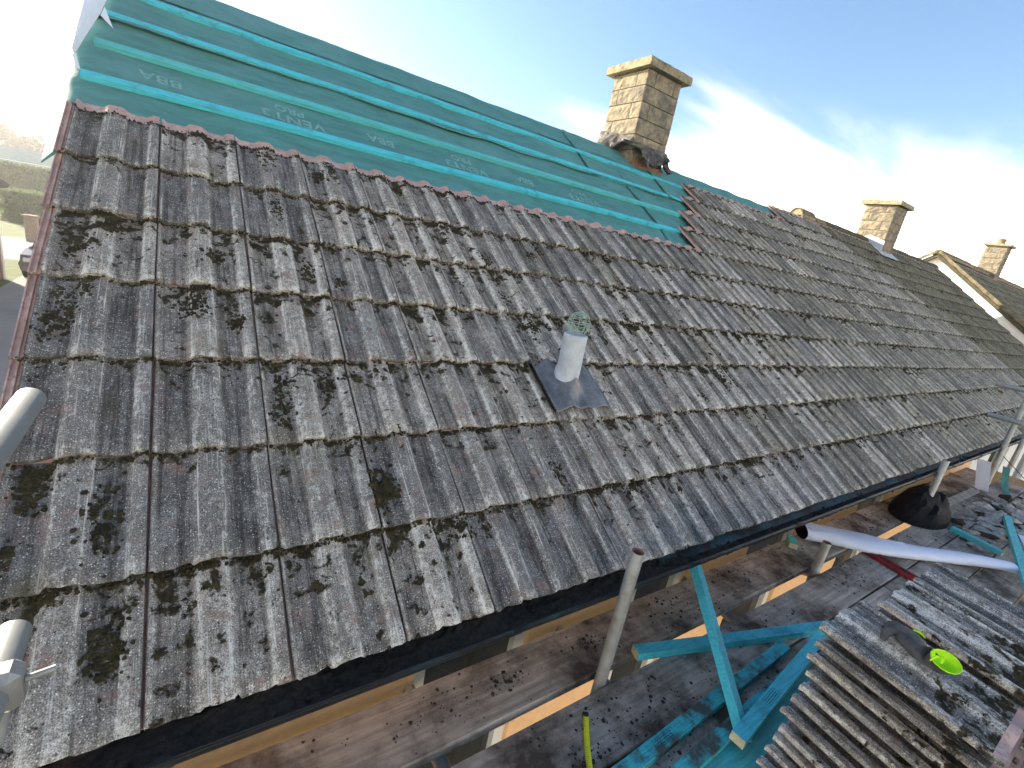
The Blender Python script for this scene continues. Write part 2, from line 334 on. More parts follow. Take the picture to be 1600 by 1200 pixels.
def nz(x, y=0.0, z=0.0): return mnoise.noise(Vector((x, y, z)))

# ------------------------------------------------------------------ ground
mb = MB()
mb.quad((-300, -300, -EZ), (300, -300, -EZ), (300, 300, -EZ), (-300, 300, -EZ))
props(mb.build('ground', M['grass']), kind='structure')
mb = MB(); mb.quad((-4.4, -6, -EZ + .004), (-1.0, -6, -EZ + .004), (-1.0, 24, -EZ + .004), (-4.4, 24, -EZ + .004))
mb.quad((-7.6, 24, -EZ + .004), (-1, 24, -EZ + .004), (-1, 31, -EZ + .004), (-7.6, 31, -EZ + .004))
props(mb.build('driveway', M['concrete']), kind='structure')
mb = MB(); mb.quad((-1, -4, -EZ + .008), (17, -4, -EZ + .008), (17, .6, -EZ + .008), (-1, .6, -EZ + .008))
props(mb.build('patio', M['concrete']), kind='structure')

# ------------------------------------------------------------------ roof tile mesh (double roll interlocking tile)
XS = [0.0, .006, .013, .022, .050, .084, .092, .100, .110, .135, .158, .168, .176, .184, .214, .240, .247, .255, .264, .278, .2900]
def prof(x):
    def ss(a, b): t = max(0, min(1, (x - a) / (b - a))); return t * t * (3 - 2 * t)
    h = ss(.084, .112) * (1 - ss(.156, .186)) * .019 + ss(.240, .266) * .019
    if .10 < x < .17: h += .002 * (1 - ((x - .135) / .035) ** 2)
    h += .013 * (1 - ss(.003, .022))
    return h - .010
def crest(x):
    e = max(0, 1 - abs(x - .006) / .012) * .9 + max(0, 1 - abs(x - .100) / .014) + max(0, 1 - abs(x - .170) / .018) * .6 + max(0, 1 - abs(x - .256) / .014)
    top = 1.0 if .10 < x < .172 or x > .25 else 0.0
    return min(1, e * .8 + top * .42)
TILT = .023 / G
def tile_mesh(name, mats, seed, pk=.34):
    rng = random.Random(seed); me_b = MB()
    ys = [0.0, .010, .05, .13, .22, .30, .352, .395, TL]
    def z(x, y, j):
        zz = prof(x) - TILT * y + .0012 * nz(x * 30 + seed * 9, y * 22)
        if j == 0: zz -= .0045
        return zz
    nose = [rng.uniform(-.003, .003) - (rng.random() < .12) * rng.uniform(-.012, -.004) for _ in XS]
    nx = len(XS)
    top = [(x + (.0015 * nz(y * 25, seed, x) if 0 < i < nx - 1 else 0), (y + nose[i]) if j == 0 else y, z(x, y, j)) for j, y in enumerate(ys) for i, x in enumerate(XS)]
    fs = []; mi = []
    for j in range(len(ys) - 1):
        for i in range(nx - 1): fs.append([j * nx + i, j * nx + i + 1, (j + 1) * nx + i + 1, (j + 1) * nx + i]); mi.append(1 if ys[j] > pk else 0)
    me_b.add(top, fs, 0, True); me_b.mi = mi
    def th(y): return .021 if y < .02 else .016
    front = [(p[0], p[1], p[2]) for p in top[:nx]] + [(p[0], p[1] + .003, p[2] - .0175) for p in top[:nx]]
    me_b.add(front, [[nx + i, nx + i + 1, i + 1, i] for i in range(nx - 1)], 0)
    back = top[-nx:]; back2 = [(p[0], p[1], p[2] - .015) for p in back]
    me_b.add(list(back) + back2, [[i, i + 1, nx + i + 1, nx + i] for i in range(nx - 1)], 1)
    me_b.add(front[nx:] + back2, [[i, nx + i, nx + i + 1, i + 1] for i in range(nx - 1)], 1)
    for k, fl in ((0, False), (nx - 1, True)):
        col = [top[j * nx + k] for j in range(len(ys))]; low_ = [(p[0], p[1], p[2] - .0175) for p in col]; n = len(col)
        me_b.add(col + low_, [[i, i + 1, n + i + 1, n + i] if fl else [n + i, n + i + 1, i + 1, i] for i in range(n - 1)], 0)
    # underlock: the grooved strip on the left that the next tile covers
    ux = [-.036, -.034, -.030, -.028, -.022, -.020, -.014, -.012, -.006, -.004, 0.002]; uz = [-.028, -.017, -.017, -.023, -.023, -.016, -.016, -.023, -.023, -.017, -.017]
    rows = [.004, .14, .28, TL - .004]
    me_b.add([(a, y, b - TILT * y) for y in rows for a, b in zip(ux, uz)], [[j * 11 + i, j * 11 + i + 1, (j + 1) * 11 + i + 1, (j + 1) * 11 + i] for j in range(3) for i in range(10)], 1)
    me_b.add([(a, .004, b - TILT * .004) for a, b in zip(ux, uz)] + [(a, .004, -.031) for a in ux], [[11 + i, 12 + i, i + 1, i] for i in range(10)], 0)
    me_b.add([(a, rows[-1], b - TILT * rows[-1]) for a, b in zip(ux, uz)] + [(a, rows[-1], -.031 - TILT * TL) for a in ux], [[i, i + 1, 12 + i, 11 + i] for i in range(10)], 1)
    me = me_b.mesh(name, mats, (0, 0, 0))
    at = me.color_attributes.new('wear', 'FLOAT_COLOR', 'POINT')
    for i, p in enumerate(me_b.v):
        x, y = p[0], p[1]
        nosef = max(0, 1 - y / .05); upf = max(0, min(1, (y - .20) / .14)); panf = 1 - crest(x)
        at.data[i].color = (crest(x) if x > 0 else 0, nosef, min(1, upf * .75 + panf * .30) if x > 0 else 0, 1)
    return me
TM = [tile_mesh('roof_tile', [M['tile'], M['tile_pink']], k) for k in range(6)]
TMM = [tile_mesh('mid_roof_tile', [M['tile_mid'], M['tile_pink']], k + 20) for k in range(4)]
TMD = [tile_mesh('dark_roof_tile', [M['tile_dark'], M['tile_pink']], k + 10) for k in range(4)]
def tile_matrix(u, v, rng):
    rot = Matrix.Rotation(PITCH, 4, 'X') @ Matrix.Rotation(R_(rng.uniform(-.35, .35)), 4, 'Z') @ Matrix.Rotation(R_(rng.uniform(-.35, .35)), 4, 'X') @ Matrix.Rotation(R_(rng.uniform(-.3, .3)), 4, 'Y')
    p = RF(u + rng.uniform(-.0012, .0012), v + rng.uniform(-.004, .004), rng.uniform(-.0015, .0015)); p.z += EZ
    return Matrix.Translation(p) @ rot

# ------------------------------------------------------------------ the bungalow being re-roofed
U0, U1, U2 = -.335, 29 * W, 15.55
house = thing('bungalow', (4.2, 3.4, -EZ), 'peach rendered bungalow half stripped of tiles, bare teal battens below its ridge', 'house')
def roof_body(mb, u0, u1, top=4.236):
    n = -.115
    ridge_z = RF(0, top, n).z; ry = RF(0, top, n).y
    a = [RF(u0, .10, n), RF(u1, .10, n), Vector((u1, ry, ridge_z)), Vector((u0, ry, ridge_z)), Vector((u1, 2 * ry - .1, RF(0, .1, n).z)), Vector((u0, 2 * ry - .1, RF(0, .1, n).z))]
    b = [p - Vector((0, 0, .12)) for p in a]
    mb.add(a + b, [[0, 1, 2, 3], [3, 2, 4, 5], [7, 6, 9, 8], [8, 9, 11, 10], [0, 6, 7, 1], [5, 4, 10, 11], [0, 3, 9, 6], [3, 5, 11, 9], [1, 7, 8, 2], [2, 8, 10, 4]])
    return ry
mb = MB(); RY = roof_body(mb, U0 + .03, U1)
roof = mb.build('roof', M['ply'], house)
def house_walls(mb, u0, u1, wy=.3, wz=-.2):
    ry = RY; bk = 2 * ry - wy
    zr = RF(0, 4.236, -.115).z - .13
    for x in (u0, u1):
        mb.add([(x, wy, -EZ), (x, bk, -EZ), (x, bk, wz), (x, ry, zr), (x, wy, wz)], [[0, 1, 2, 3, 4]])
    mb.quad((u0, bk, -EZ), (u1, bk, -EZ), (u1, bk, wz), (u0, bk, wz))
def front_wall(mb, u0, u1, wins, wy=.3, zt=-.14):
    x = u0
    for (a, b, z0, z1) in wins:
        mb.quad((x, wy, -EZ), (a, wy, -EZ), (a, wy, zt), (x, wy, zt))
        mb.quad((a, wy, -EZ), (b, wy, -EZ), (b, wy, z0), (a, wy, z0)); mb.quad((a, wy, z1), (b, wy, z1), (b, wy, zt), (a, wy, zt))
        for q in (((a, z0), (a, z1)), ((a, z1), (b, z1)), ((b, z1), (b, z0)), ((b, z0), (a, z0))):
            (p0, q0), (p1, q1) = q; mb.quad((p0, wy, q0), (p0, wy + .09, q0), (p1, wy + .09, q1), (p1, wy, q1))
        x = b
    mb.quad((x, wy, -EZ), (u1, wy, -EZ), (u1, wy, zt), (x, wy, zt))
WINS = [(.80, 1.36, -1.55, -.3), (2.06, 2.52, -1.55, -.3), (3.20, 3.90, -1.55, -.3), (5.0, 5.7, -1.55, -.3)]
mb = MB(); house_walls(mb, U0 + .12, U1 - .01); front_wall(mb, U0 + .12, U1 - .01, WINS)
mb.build('wall', M['peach'], house)
def window(par, a, b, z0, z1, wy=.3):
    fr = MB(); y = wy + .055
    for (c, d) in ((((a + b) / 2, y, z1 - .03), (b - a, .06, .06)), (((a + b) / 2, y, z0 + .03), (b - a, .06, .06)), ((a + .03, y, (z0 + z1) / 2), (.06, .06, z1 - z0 - .12)), ((b - .03, y, (z0 + z1) / 2), (.06, .06, z1 - z0 - .12))):
        fr.box(c, d)
    w = fr.build('window', M['upvc'], par)
    for x0, x1 in ((a + .06, b - .06),):
        p = MB(); p.box(((x0 + x1) / 2, y + .01, (z0 + z1) / 2), (x1 - x0, .012, z1 - z0 - .12)); p.build('pane', M['glass'], w)
    s = MB(); s.box(((a + b) / 2, wy - .02, z0 - .02), (b - a + .08, .10, .04)); s.build('sill', M['upvc'], w)
for w_ in WINS: window(house, *w_)
# fascia, soffit
mb = MB(); mb.box(((U0 + U1) / 2, .088, -.105), (U1 - U0 - .02, .02, .10)); mb.build('fascia', M['upvc'], house)
mb = MB(); mb.box(((U0 + U1) / 2, .203, -.160), (U1 - U0 - .02, .19, .012)); mb.build('soffit', M['upvc'], house)

def tile_rows(u0c, cols, rows, skip, meshes, par, seed, count_out=None):
    rng = random.Random(seed); n = 0
    for r in rows:
        for c in cols:
            if skip(r, c): continue
            o = bpy.data.objects.new('tile', rng.choice(meshes)); setup(o, par, tile_matrix(c * W, r * G, rng)); n += 1
    return n
START = {7: 14, 8: 15, 9: 16, 10: 17, 11: 25}
mid = lambda r, c: random.Random(r * 57 + c * 3).random() < (c - 5) / 16
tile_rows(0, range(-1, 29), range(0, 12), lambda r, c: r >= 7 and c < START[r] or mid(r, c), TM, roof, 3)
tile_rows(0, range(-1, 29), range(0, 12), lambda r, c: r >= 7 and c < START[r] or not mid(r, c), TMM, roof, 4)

# felt: lower sheet, its overlapping end lap, upper sheet
def felt_n(u, v):
    sag = .016 * math.sin(math.pi * (u + .2) / .6) ** 2 * (0.6 + .4 * nz(u * 1.3, v * 2))
    f = ((v - 2.445) % G) / G
    sag *= math.sin(math.pi * max(0, min(1, f))) ** .6
    return FN - sag + .007 * nz(u * 3.1, v * 4.5, 2) + .006 * nz(u * 5 + v * 11, v * 7, 5) + .003 * abs(nz(u * 11 - v * 6, v * 14, 9))
def frange(a, b, n): return [a + (b - a) * i / n for i in range(n + 1)]
def felt_sheet(name, u0, u1, v0, v1, lift, lap_v=False, lap_u=False, hang=False):
    mb = MB(); nu = max(6, int((u1 - u0) / .045)); nv = max(6, int((v1 - v0) / .035))
    def fn(u, v):
        n = felt_n(u, v) + lift; uu = u
        if lap_v:
            k = max(0, 1 - (v - v0) / .16); v = v + k * (.05 * nz(u * .9, 3.3) + .02 * nz(u * 3, 7)); n += k * (.012 + .012 * nz(u * 2.1, 1.5))
        if lap_u:
            k = max(0, 1 - (u - u0) / .10); n += k * (.010 + .010 * nz(v * 4, 8)); uu = u + k * .03 * nz(v * 3, 4.4)
        if hang and u < -.30:
            n -= ((-.30 - u) / .09) ** 2 * .06 ; v2 = 2.15; uu += .02 * nz(v * 3, 9)
        return RF(uu, v, n)
    mb.grid(fn, frange(u0, u1, nu), frange(v0, v1, nv))
    o = mb.build(name, M['felt'], house)
    md = o.modifiers.new('thick', 'SOLIDIFY'); md.thickness = .0015; md.offset = -1
    return o
felt_a = felt_sheet('roofing_felt', -.39, 3.95, 2.14, 3.60, 0, hang=True)
felt_sheet('roofing_felt', 3.84, 8.3, 2.14, 3.60, .004, lap_u=True)
felt_sheet('roofing_felt', -.39, 3.44, 3.40, 4.20, .008, lap_v=True, hang=True)
felt_sheet('roofing_felt', 3.34, 4.62, 3.40, 4.20, .012, lap_v=True, lap_u=True)
felt_sheet('roofing_felt', 4.50, 8.5, 3.40, 4.20, .016, lap_v=True, lap_u=True)
# strip folded over the ridge
mb = MB()
def ridge_fold(u, t):
    s = t - .5; w = .014 * nz(u * 2.2, 3) + .006 * nz(u * 7, 1)
    y = RY + s * .62; zc = RF(0, 4.236, FN).z + .010
    return Vector((u, y, zc - math.sqrt((abs(s) * .62 * math.tan(PITCH)) ** 2 + .0009) + .02 + w * .6))
mb.grid(ridge_fold, frange(-.36, 8.45, 190), frange(0, 1, 14)); mb.build('ridge_felt', M['felt'], house)
# white underside of the felt folded back at the verge
mb = MB()
inner = [(-.345, 2.93, -.075), (-.315, 3.12, -.06), (-.275, 3.36, -.045), (-.25, 3.62, -.04), (-.25, 3.95, -.04), (-.25, 4.22, -.04)]
outer = [(-.352, 2.94, -.07), (-.352, 3.14, -.035), (-.348, 3.40, -.015), (-.345, 3.68, -.005), (-.345, 4.0, 0), (-.345, 4.25, 0)]
mb.grid(lambda u, v: RF(*[a + (b - a) * u for a, b in zip(inner[int(v)], outer[int(v)])]) + (RROT @ Vector((0, 0, .03 * math.sin(math.pi * u)))), frange(0, 1, 8), [0, 1, 2, 3, 4, 5])
mb.add([RF(-.352, 2.93, -.07), RF(-.338, 2.93, -.07), RF(-.312, 2.80, -.068), RF(-.325, 2.80, -.068)], [[0, 1, 2, 3]])
mb.add([RF(-.27, 3.36, -.045), RF(-.255, 3.42, -.02), RF(-.215, 3.27, -.05)], [[0, 1, 2]])
mb.build('felt_flap', M['felt_white'], house, label='pale folded back felt edge')

# battens on the felt
BV = [2.79 + G * k for k in range(4)]
BEND = [4.32, 4.62, 4.92, 5.22]
for k, v in enumerate(BV):
    cuts = [-.31 + .025 * k, [.62, 1.9, 1.55, .9][k], BEND[k]]
    for a, b in zip(cuts, cuts[1:]):
        mb = MB(); n0 = FN + .0015; N = max(8, int((b - a) / .12)); rng = random.Random(k)
        rings = []
        for i in range(N + 1):
            u = a + .001 + (b - a - .002) * i / N; dv = .006 * nz(u * .7, k * 4.0); dn = .002 * nz(u * 1.1, k * 7)
            rings.append([RF(u, v - .05 + dv, n0 + dn), RF(u, v + dv, n0 + dn), RF(u, v + dv, n0 + .025 + dn), RF(u, v - .05 + dv, n0 + .025 + dn)])
        mb.loft(rings, True, 0, False, True); mb.build('batten', M['batten' if k == 1 else 'batten_blue'], house)
    for i in range(9):   # nail heads
        pass
# counter ends of battens under the racked tiles already covered by tiles

# print on the felt
def felt_text(s, u, v, size, k=0):
    cu = bpy.data.curves.new('t', 'FONT'); cu.body = s; cu.size = size; cu.align_x = 'CENTER'; cu.align_y = 'CENTER'; cu.space_character = 1.05; cu.offset = .0022
    to = bpy.data.objects.new('t', cu); COL.objects.link(to)
    me = bpy.data.meshes.new_from_object(to); COL.objects.unlink(to); bpy.data.objects.remove(to)
    me.materials.append(M['print'])
    zoff = 0.0
    for vx in me.vertices:
        uu, vv = u - vx.co.x, v - vx.co.y
        p = RF(uu, vv, felt_n(uu, vv) + .0035); vx.co = (p.x, p.y, p.z + EZ)
    o = bpy.data.objects.new('felt_print', me); setup(o, felt_a)
for i in range(3):
    felt_text('BBA', -.01 + 1.17 * i, 2.945, .10); felt_text('PRO', .61 + 1.165 * i, 3.000, .085); felt_text('VENT3', .625 + 1.165 * i, 2.905, .115)

# gutter with its silt
def gutter(par, u0, u1, name_mat, seed):
    mb = MB(); R = .056; cy = -.002; lz = -.034
    prof_ = [(cy + R * math.cos(a), lz + R * 1.0 * math.sin(a)) for a in [math.pi + math.pi * i / 12 for i in range(13)]]
    prof_ = [(cy - R - .006, lz + .002), (cy - R - .006, lz + .007), (cy - R, lz + .007)] + prof_ + [(cy + R, lz + .02)]
    rings = []
    for x in (u0, u1): rings.append([Vector((x, y, z)) for y, z in prof_])
    mb.loft(rings, False, 0, True); rings2 = [[Vector((p.x, cy + (p.y - cy) * 1.06, p.z - .003)) for p in r] for r in rings]; mb.loft(rings2, False, 0, True)
    g = mb.build('gutter', M[name_mat], par)
    x = u0 + .45
    while x < u1:
        b = MB(); w = .022
        pts = [(cy + (R + .005) * math.cos(a), lz + (R + .006) * math.sin(a)) for a in [math.pi + math.pi * i / 10 for i in range(11)]]
        b.loft([[Vector((xx, y, z)) for y, z in pts] for xx in (x - w, x + w)], False, 0, True)
        b.box((x, cy - R - .007, lz + .004), (w * 2, .010, .012)); b.build('bracket', M[name_mat], g); x += .92
    d = MB()
    def fn(u, t):
        a = cy - .046 + .092 * t; h = -.060 + .014 * nz(u * 3, 1) + .012 * nz(u * 14, t * 3) + .010 * nz(u * 40, t * 6, 3) + .010 * t - (.014 if u > 1.9 else 0)
        return Vector((u, a, min(h, lz - .004)))
    d.grid(fn, frange(u0, u1, int((u1 - u0) / .02)), frange(0, 1, 7), 0, False)
    rng = random.Random(seed)
    for _ in range(int((u1 - u0) * 55)):
        u = rng.uniform(u0, u1); t = rng.uniform(.02, .8); d.clump(fn(u, t) + Vector((0, 0, .002)), rng.choice((.004, .005, .007, .011)), None, .7, 0, .45, rng)
    props(d.build('gutter_silt', M['soil'], g), kind='stuff')
    # eaves felt dressed into the gutter
    f = MB()
    us = max(u0, 1.75)
    f.grid(lambda u, t: Vector((u, .072 - .072 * t, -.034 - .030 * t ** 1.3 + .005 * nz(u * 5, t) + .003 * nz(u * 17, t * 3))), frange(us, u1, int((u1 - us) / .05)), frange(0, 1, 6))
    f.build('eaves_felt', M['felt_dirty'], par)
gutter(house, -.42, U1, 'gutter', 1)

# moss and grit along the course lines
def moss_bits(u0, u1, rows, seed, dens, par, start=None):
    rng = random.Random(seed); mb = MB()
    for r in rows:
        a = u0
        if r == 0: continue
        if start and r >= 8: a = max(u0, START[r - 1] * W) if r - 1 in START else u0
        n = int((u1 - a) * dens)
        for _ in range(n):
            u = rng.uniform(a, u1); c = nz(u * 1.7, r * 5.3)
            if rng.random() > .5 + 1.0 * c: continue
            x = u % W; h = prof(min(x, .2900))
            v = r * G - rng.uniform(-.004, .014) * (1 + max(0, c)); rad = rng.uniform(.002, .0062)
            mb.clump(RF(u, v, h - .021 + rng.uniform(0, .006)), rad, RROT, .75, 0, .5, rng)
    # cushions in the pans
    for _ in range(int((u1 - u0) * 26)):
        r = rng.choice(list(rows)); a = u0
        if start and r in START: a = START[r] * W + .04
        if u1 <= a: continue
        c = rng.randint(int(math.floor(a / W)), int(u1 / W) - 1); x = c * W + rng.choice((rng.uniform(.02, .08), rng.uniform(.19, .235), rng.uniform(.02, .08))); dv = rng.choice((rng.uniform(.24, .33), rng.uniform(.05, .32)))
        if nz(x * 1.1, r * 2.2, 8) < -.05: continue
        k = rng.randint(4, 40); sp = rng.uniform(.008, .03)
        for _2 in range(k):
            du, dd = rng.gauss(0, sp * .6), rng.gauss(0, sp * 1.3)
            xx = x + du; v = r * G + min(.335, max(.0, dv + dd)); rad = rng.uniform(.003, .008)
            mb.clump(RF(xx, v, prof(min(max(xx - c * W, 0), .2900)) - TILT * (v - r * G) + .001), rad, RROT, .5, 0, .5, rng)
    return mb
MOSS = [(-.24,1.20),(-.25,1.15),(-.19,1.35),(.19,1.55),(.10,1.29),(.24,1.21),(.67,2.26),(.74,2.32),(1.11,2.34),(.12,1.26),(.36,.92),(.51,.92),(.35,.81),(1.97,1.97),(1.88,1.89),(1.53,1.61),(-.10,.52),(-.10,.47),(-.24,.64),(-.25,.63),(-.21,1.53),(-.24,1.56),(-.14,1.65),(.52,1.53),(.43,1.90),(.43,2.30),(.61,.47),(.65,.46),(.64,.51),(1.37,.43),(.87,.30),(1.82,1.34),(1.61,1.28),(1.51,1.76),(3.06,.92),(3.16,.87),(-.07,.21),(-.08,.16)]
def moss_patches(mb, seed):
    rng = random.Random(seed)
    for u, v in MOSS:
        r = int(v / G); c = math.floor(u / W); n = rng.randint(60, 150); su, sv = rng.uniform(.012, .022), rng.uniform(.020, .045)
        for _ in range(n):
            uu, vv = rng.gauss(u, su), rng.gauss(v, sv)
            if not r * G < vv < r * G + .338 or nz(uu * 45, vv * 45, 3) < -.25: continue
            x = uu - math.floor(uu / W) * W
            mb.clump(RF(uu, vv, prof(min(x, .2900)) - TILT * (vv - r * G) + .001), rng.uniform(.0025, .0075), RROT, .65, 0, .5, rng)
mbm = moss_bits(U0 + .03, U1, range(0, 12), 11, 430, roof, True)
moss_patches(mbm, 40)
props(mbm.build('moss', M['moss'], house), kind='stuff')

# lead pipe with slate and wire guard
vp = MB(); PX, PY = 1.648, .734
PZ0, PZ1 = .532, .765; PR = .056
rings = [[Vector((PX + (PR + e) * math.cos(a), PY + (PR + e) * math.sin(a), z)) for a in [2 * math.pi * k / 28 for k in range(28)]] for z, e in ((PZ0, .012), (.545, .011), (.560, .008), (.567, .003), (.59, .004), (.64, .003), (.70, .002), (.75, .003), (PZ1, .001), (PZ1, -.005), (.60, -.006))]
rings = [[p + Vector((.0016 * nz(p.x * 30, p.z * 20), .0016 * nz(p.y * 30, p.z * 20, 4), ((p.y - PY) * .68 * (1, 1, 1, .9, .6, .2, 0, 0, 0, 0, 0)[i] + (.006 * math.sin(3 * math.atan2(p.y - PY, p.x - PX)) if i in (1, 2, 3) else 0)))) for p in r] for i, r in enumerate(rings)]
vp.loft(rings, True, 0, True); vent = vp.build('vent_pipe', M['leadpale'], house, label='pale lead covered soil vent pipe')
g = MB(); gc = Vector((PX + .004, PY, PZ1 + .052)); gr = .056
for k in range(5):
    a = math.pi * k / 5 + .2
    g.tube([gc + Vector((gr * math.cos(t) * math.cos(a), gr * math.cos(t) * math.sin(a), gr * math.sin(t))) for t in [-.9 + (math.pi + 1.8) * i / 16 for i in range(17)]], .0015, 5)
for h in (-.55, -.15, .25, .65, 1.05):
    g.tube([gc + Vector((gr * math.cos(h) * math.cos(t), gr * math.cos(h) * math.sin(t), gr * math.sin(h))) for t in [2 * math.pi * i / 20 for i in range(21)]], .0015, 5)
for k in range(8):
    a = 2 * math.pi * k / 8 + .3
    g.tube([gc + Vector((gr * .78 * math.cos(a), gr * .78 * math.sin(a), -.045)), (PX + .042 * math.cos(a), PY + .042 * math.sin(a), PZ1 - .03)], .0012, 5)
g.build('wire_guard', M['wire'], vent)
g = MB()
def slate(u, v):
    c = u - math.floor(u / W) * W
    r = math.hypot(u - 1.652, v - .885); kb = max(0, min(1, (r - .05) / .07)); n = (prof(min(c, .2900)) if kb > .99 else prof(min(c, .2900)) * kb + .014 * (1 - kb)) - TILT * (v - 2 * G) + .007 + kb * .014 * (1 + math.sin(2 * math.pi * (u - 1.44) / .115)) + .003 * nz(u * 14, v * 9) + max(0, 1 - r / .105) ** 1.4 * .075
    if v > 1.02: n -= .003
    return RF(u + (.02 * nz(v * 9, 2) if u > 1.8 else 0), v + .018 * nz(u * 13, 5), n)
g.grid(slate, frange(1.475, 1.875, 40), frange(.735, 1.04, 24)); o = g.build('lead_slate', M['lead'], vent)
md = o.modifiers.new('t', 'SOLIDIFY'); md.thickness = .003; md.offset = -1

# chimneys of split-faced block
def chimney(par, x0, x1, y0, y1, z0, z1, ch, cap_h, over, name='chimney', mcap='capstone', flash=True, seed=1):
    rng = random.Random(seed)
    core = MB(); i = .02; core.box(((x0 + x1) / 2, (y0 + y1) / 2, (z0 + z1) / 2), (x1 - x0 - 2 * i, y1 - y0 - 2 * i, z1 - z0))
    c = core.build(name, M['mortar'], par)
    def block(a0, a1, zb, zt, face):
        b = MB(); gp = .004; a0 += gp; a1 -= gp; zb += gp; zt -= gp; na = max(3, int((a1 - a0) / .03)); nzv = max(3, int((zt - zb) / .03)); sd = rng.uniform(0, 90); dp = .03
        def out(a, z, d):
            if face == 'f': return Vector((a, y0 + i - d, z))
            if face == 'k': return Vector((a, y1 - i + d, z))
            if face == 'l': return Vector((x0 + i - d, a, z))
            return Vector((x1 - i + d, a, z))
        As = frange(a0, a1, na); Zs = frange(zb, zt, nzv)
        def fn(a, z):
            e = min(a - a0, a1 - a, z - zb, zt - z)
            return out(a, z, .018 + (.007 + .012 * nz(a * 16 + sd, z * 16) + .008 * nz(a * 40, z * 40 + sd)) * min(1, e / .02 + .15))
        flip = face in ('l', 'k')
        b.grid(fn, As if not flip else As[::-1], Zs, 0, False)
        F = [out(a0, zb, -.01), out(a1, zb, -.01), out(a1, zt, -.01), out(a0, zt, -.01)]; Q = [fn(a0, zb), fn(a1, zb), fn(a1, zt), fn(a0, zt)]
        for k in range(4): b.quad(F[k], F[(k + 1) % 4], Q[(k + 1) % 4], Q[k])
        b.build('block', M['stone'], c)
    z = z0; k = 0
    while z < z1 - .02:
        zt = min(z1, z + ch); wx = x1 - x0; wy = y1 - y0
        fx = [0, .24, .80, 1] if k % 2 else [0, 1]
        ly = [0, .30, 1] if k % 2 else [0, .78, 1]
        if not k % 2 and k % 4: fx = [0, .86, 1]
        for face, fr, o0, ww in (('f', fx, x0, wx), ('k', fx, x0, wx), ('l', ly, y0, wy), ('r', ly, y0, wy)):
            lo, hi = (o0, o0 + ww) if face in 'fk' else (o0 + .005, o0 + ww - .005)
            for a, b in zip(fr, fr[1:]): block(lo + (hi - lo) * a, lo + (hi - lo) * b, z, zt, face)
        z = zt; k += 1
    cp = MB(); N = 14; hx, hy = (x1 - x0) / 2 + over, (y1 - y0) / 2 + over; cx, cy = (x0 + x1) / 2, (y0 + y1) / 2
    def rough(p, s=.010): return p + Vector((s * nz(p.x * 18, p.y * 18, p.z * 25), s * nz(p.y * 18, p.z * 25, p.x * 18 + 5), s * .5 * nz(p.x * 12, p.y * 12)))
    edge = [(-1 + 2 * t / N, -1) for t in range(N)] + [(1, -1 + 2 * t / N) for t in range(N)] + [(1 - 2 * t / N, 1) for t in range(N)] + [(-1, 1 - 2 * t / N) for t in range(N)]
    rings = [[rough(Vector((cx + ex * hx * s, cy + ey * hy * s, z1 + zz)), .0 if zz < .01 else .011) for ex, ey in edge] for s, zz in ((.80, .002), (1, .002), (1.0, cap_h * .5), (.99, cap_h), (.5, cap_h * 1.18), (.02, cap_h * 1.22))]
    cp.loft(rings, True, 0, False); cp.build('cap_slab', M[mcap], c)
    return c
ch1 = chimney(house, 4.22, 4.77, 3.30, 3.83, 2.20, 3.17, .163, .085, .075, seed=2)
# crumpled lead flashing at the foot of the chimney
def flashing(par, x0, x1, y0, y1, z, h, out, mat, amp, seed):
    mb = MB(); per = [(x0 - .03, y1, 0)] + [(x0 - .02, y1 - (y1 - y0) * t, 0) for t in frange(.15, 1, 10)] + [(x0 + (x1 - x0) * t, y0 - .02, 1) for t in frange(0, 1, 26)] + [(x1 + .03, y0 + .1 * t, 1) for t in (.3, .7, 1.2)]
    def fn(i, t):
        i = int(i); x, y, s = per[i]; k = nz(i * .9 + seed, 3.1) ; sgn = Vector((-1, 0, 0)) if s == 0 else Vector((.15, -1, 0))
        d = out * t * (1 + .9 * nz(i * .55 + seed, t)) + amp * (math.sin(i * 2.4 + seed) * .5 + k) * t
        zz = z + h - h * 1.25 * t + amp * 1.2 * nz(i * .8, t * 2, seed) * t + (.10 * t * t * max(0, math.sin(i * .35 + seed)))
        zz += (.045 if s == 0 else 0) + (.05 * t if i in (10, 11, 12) else 0)
        if s == 0: zz += (1 - (i / 11.0)) * .10
        return Vector((x, y, zz)) + sgn * (d + .004)
    mb.grid(fn, list(range(len(per))), frange(0, 1, 7), 0, False)
    o = mb.build('flashing', M[mat], par); md = o.modifiers.new('t', 'SOLIDIFY'); md.thickness = .003
flashing(ch1, 4.22, 4.77, 3.30, 3.83, 2.27, .17, .14, 'lead_old', .07, 4)
mb = MB(); mb.box((4.5, 3.275, 2.222), (.50, .05, .05)); mb.build('mortar_fillet', M['rust'], ch1)

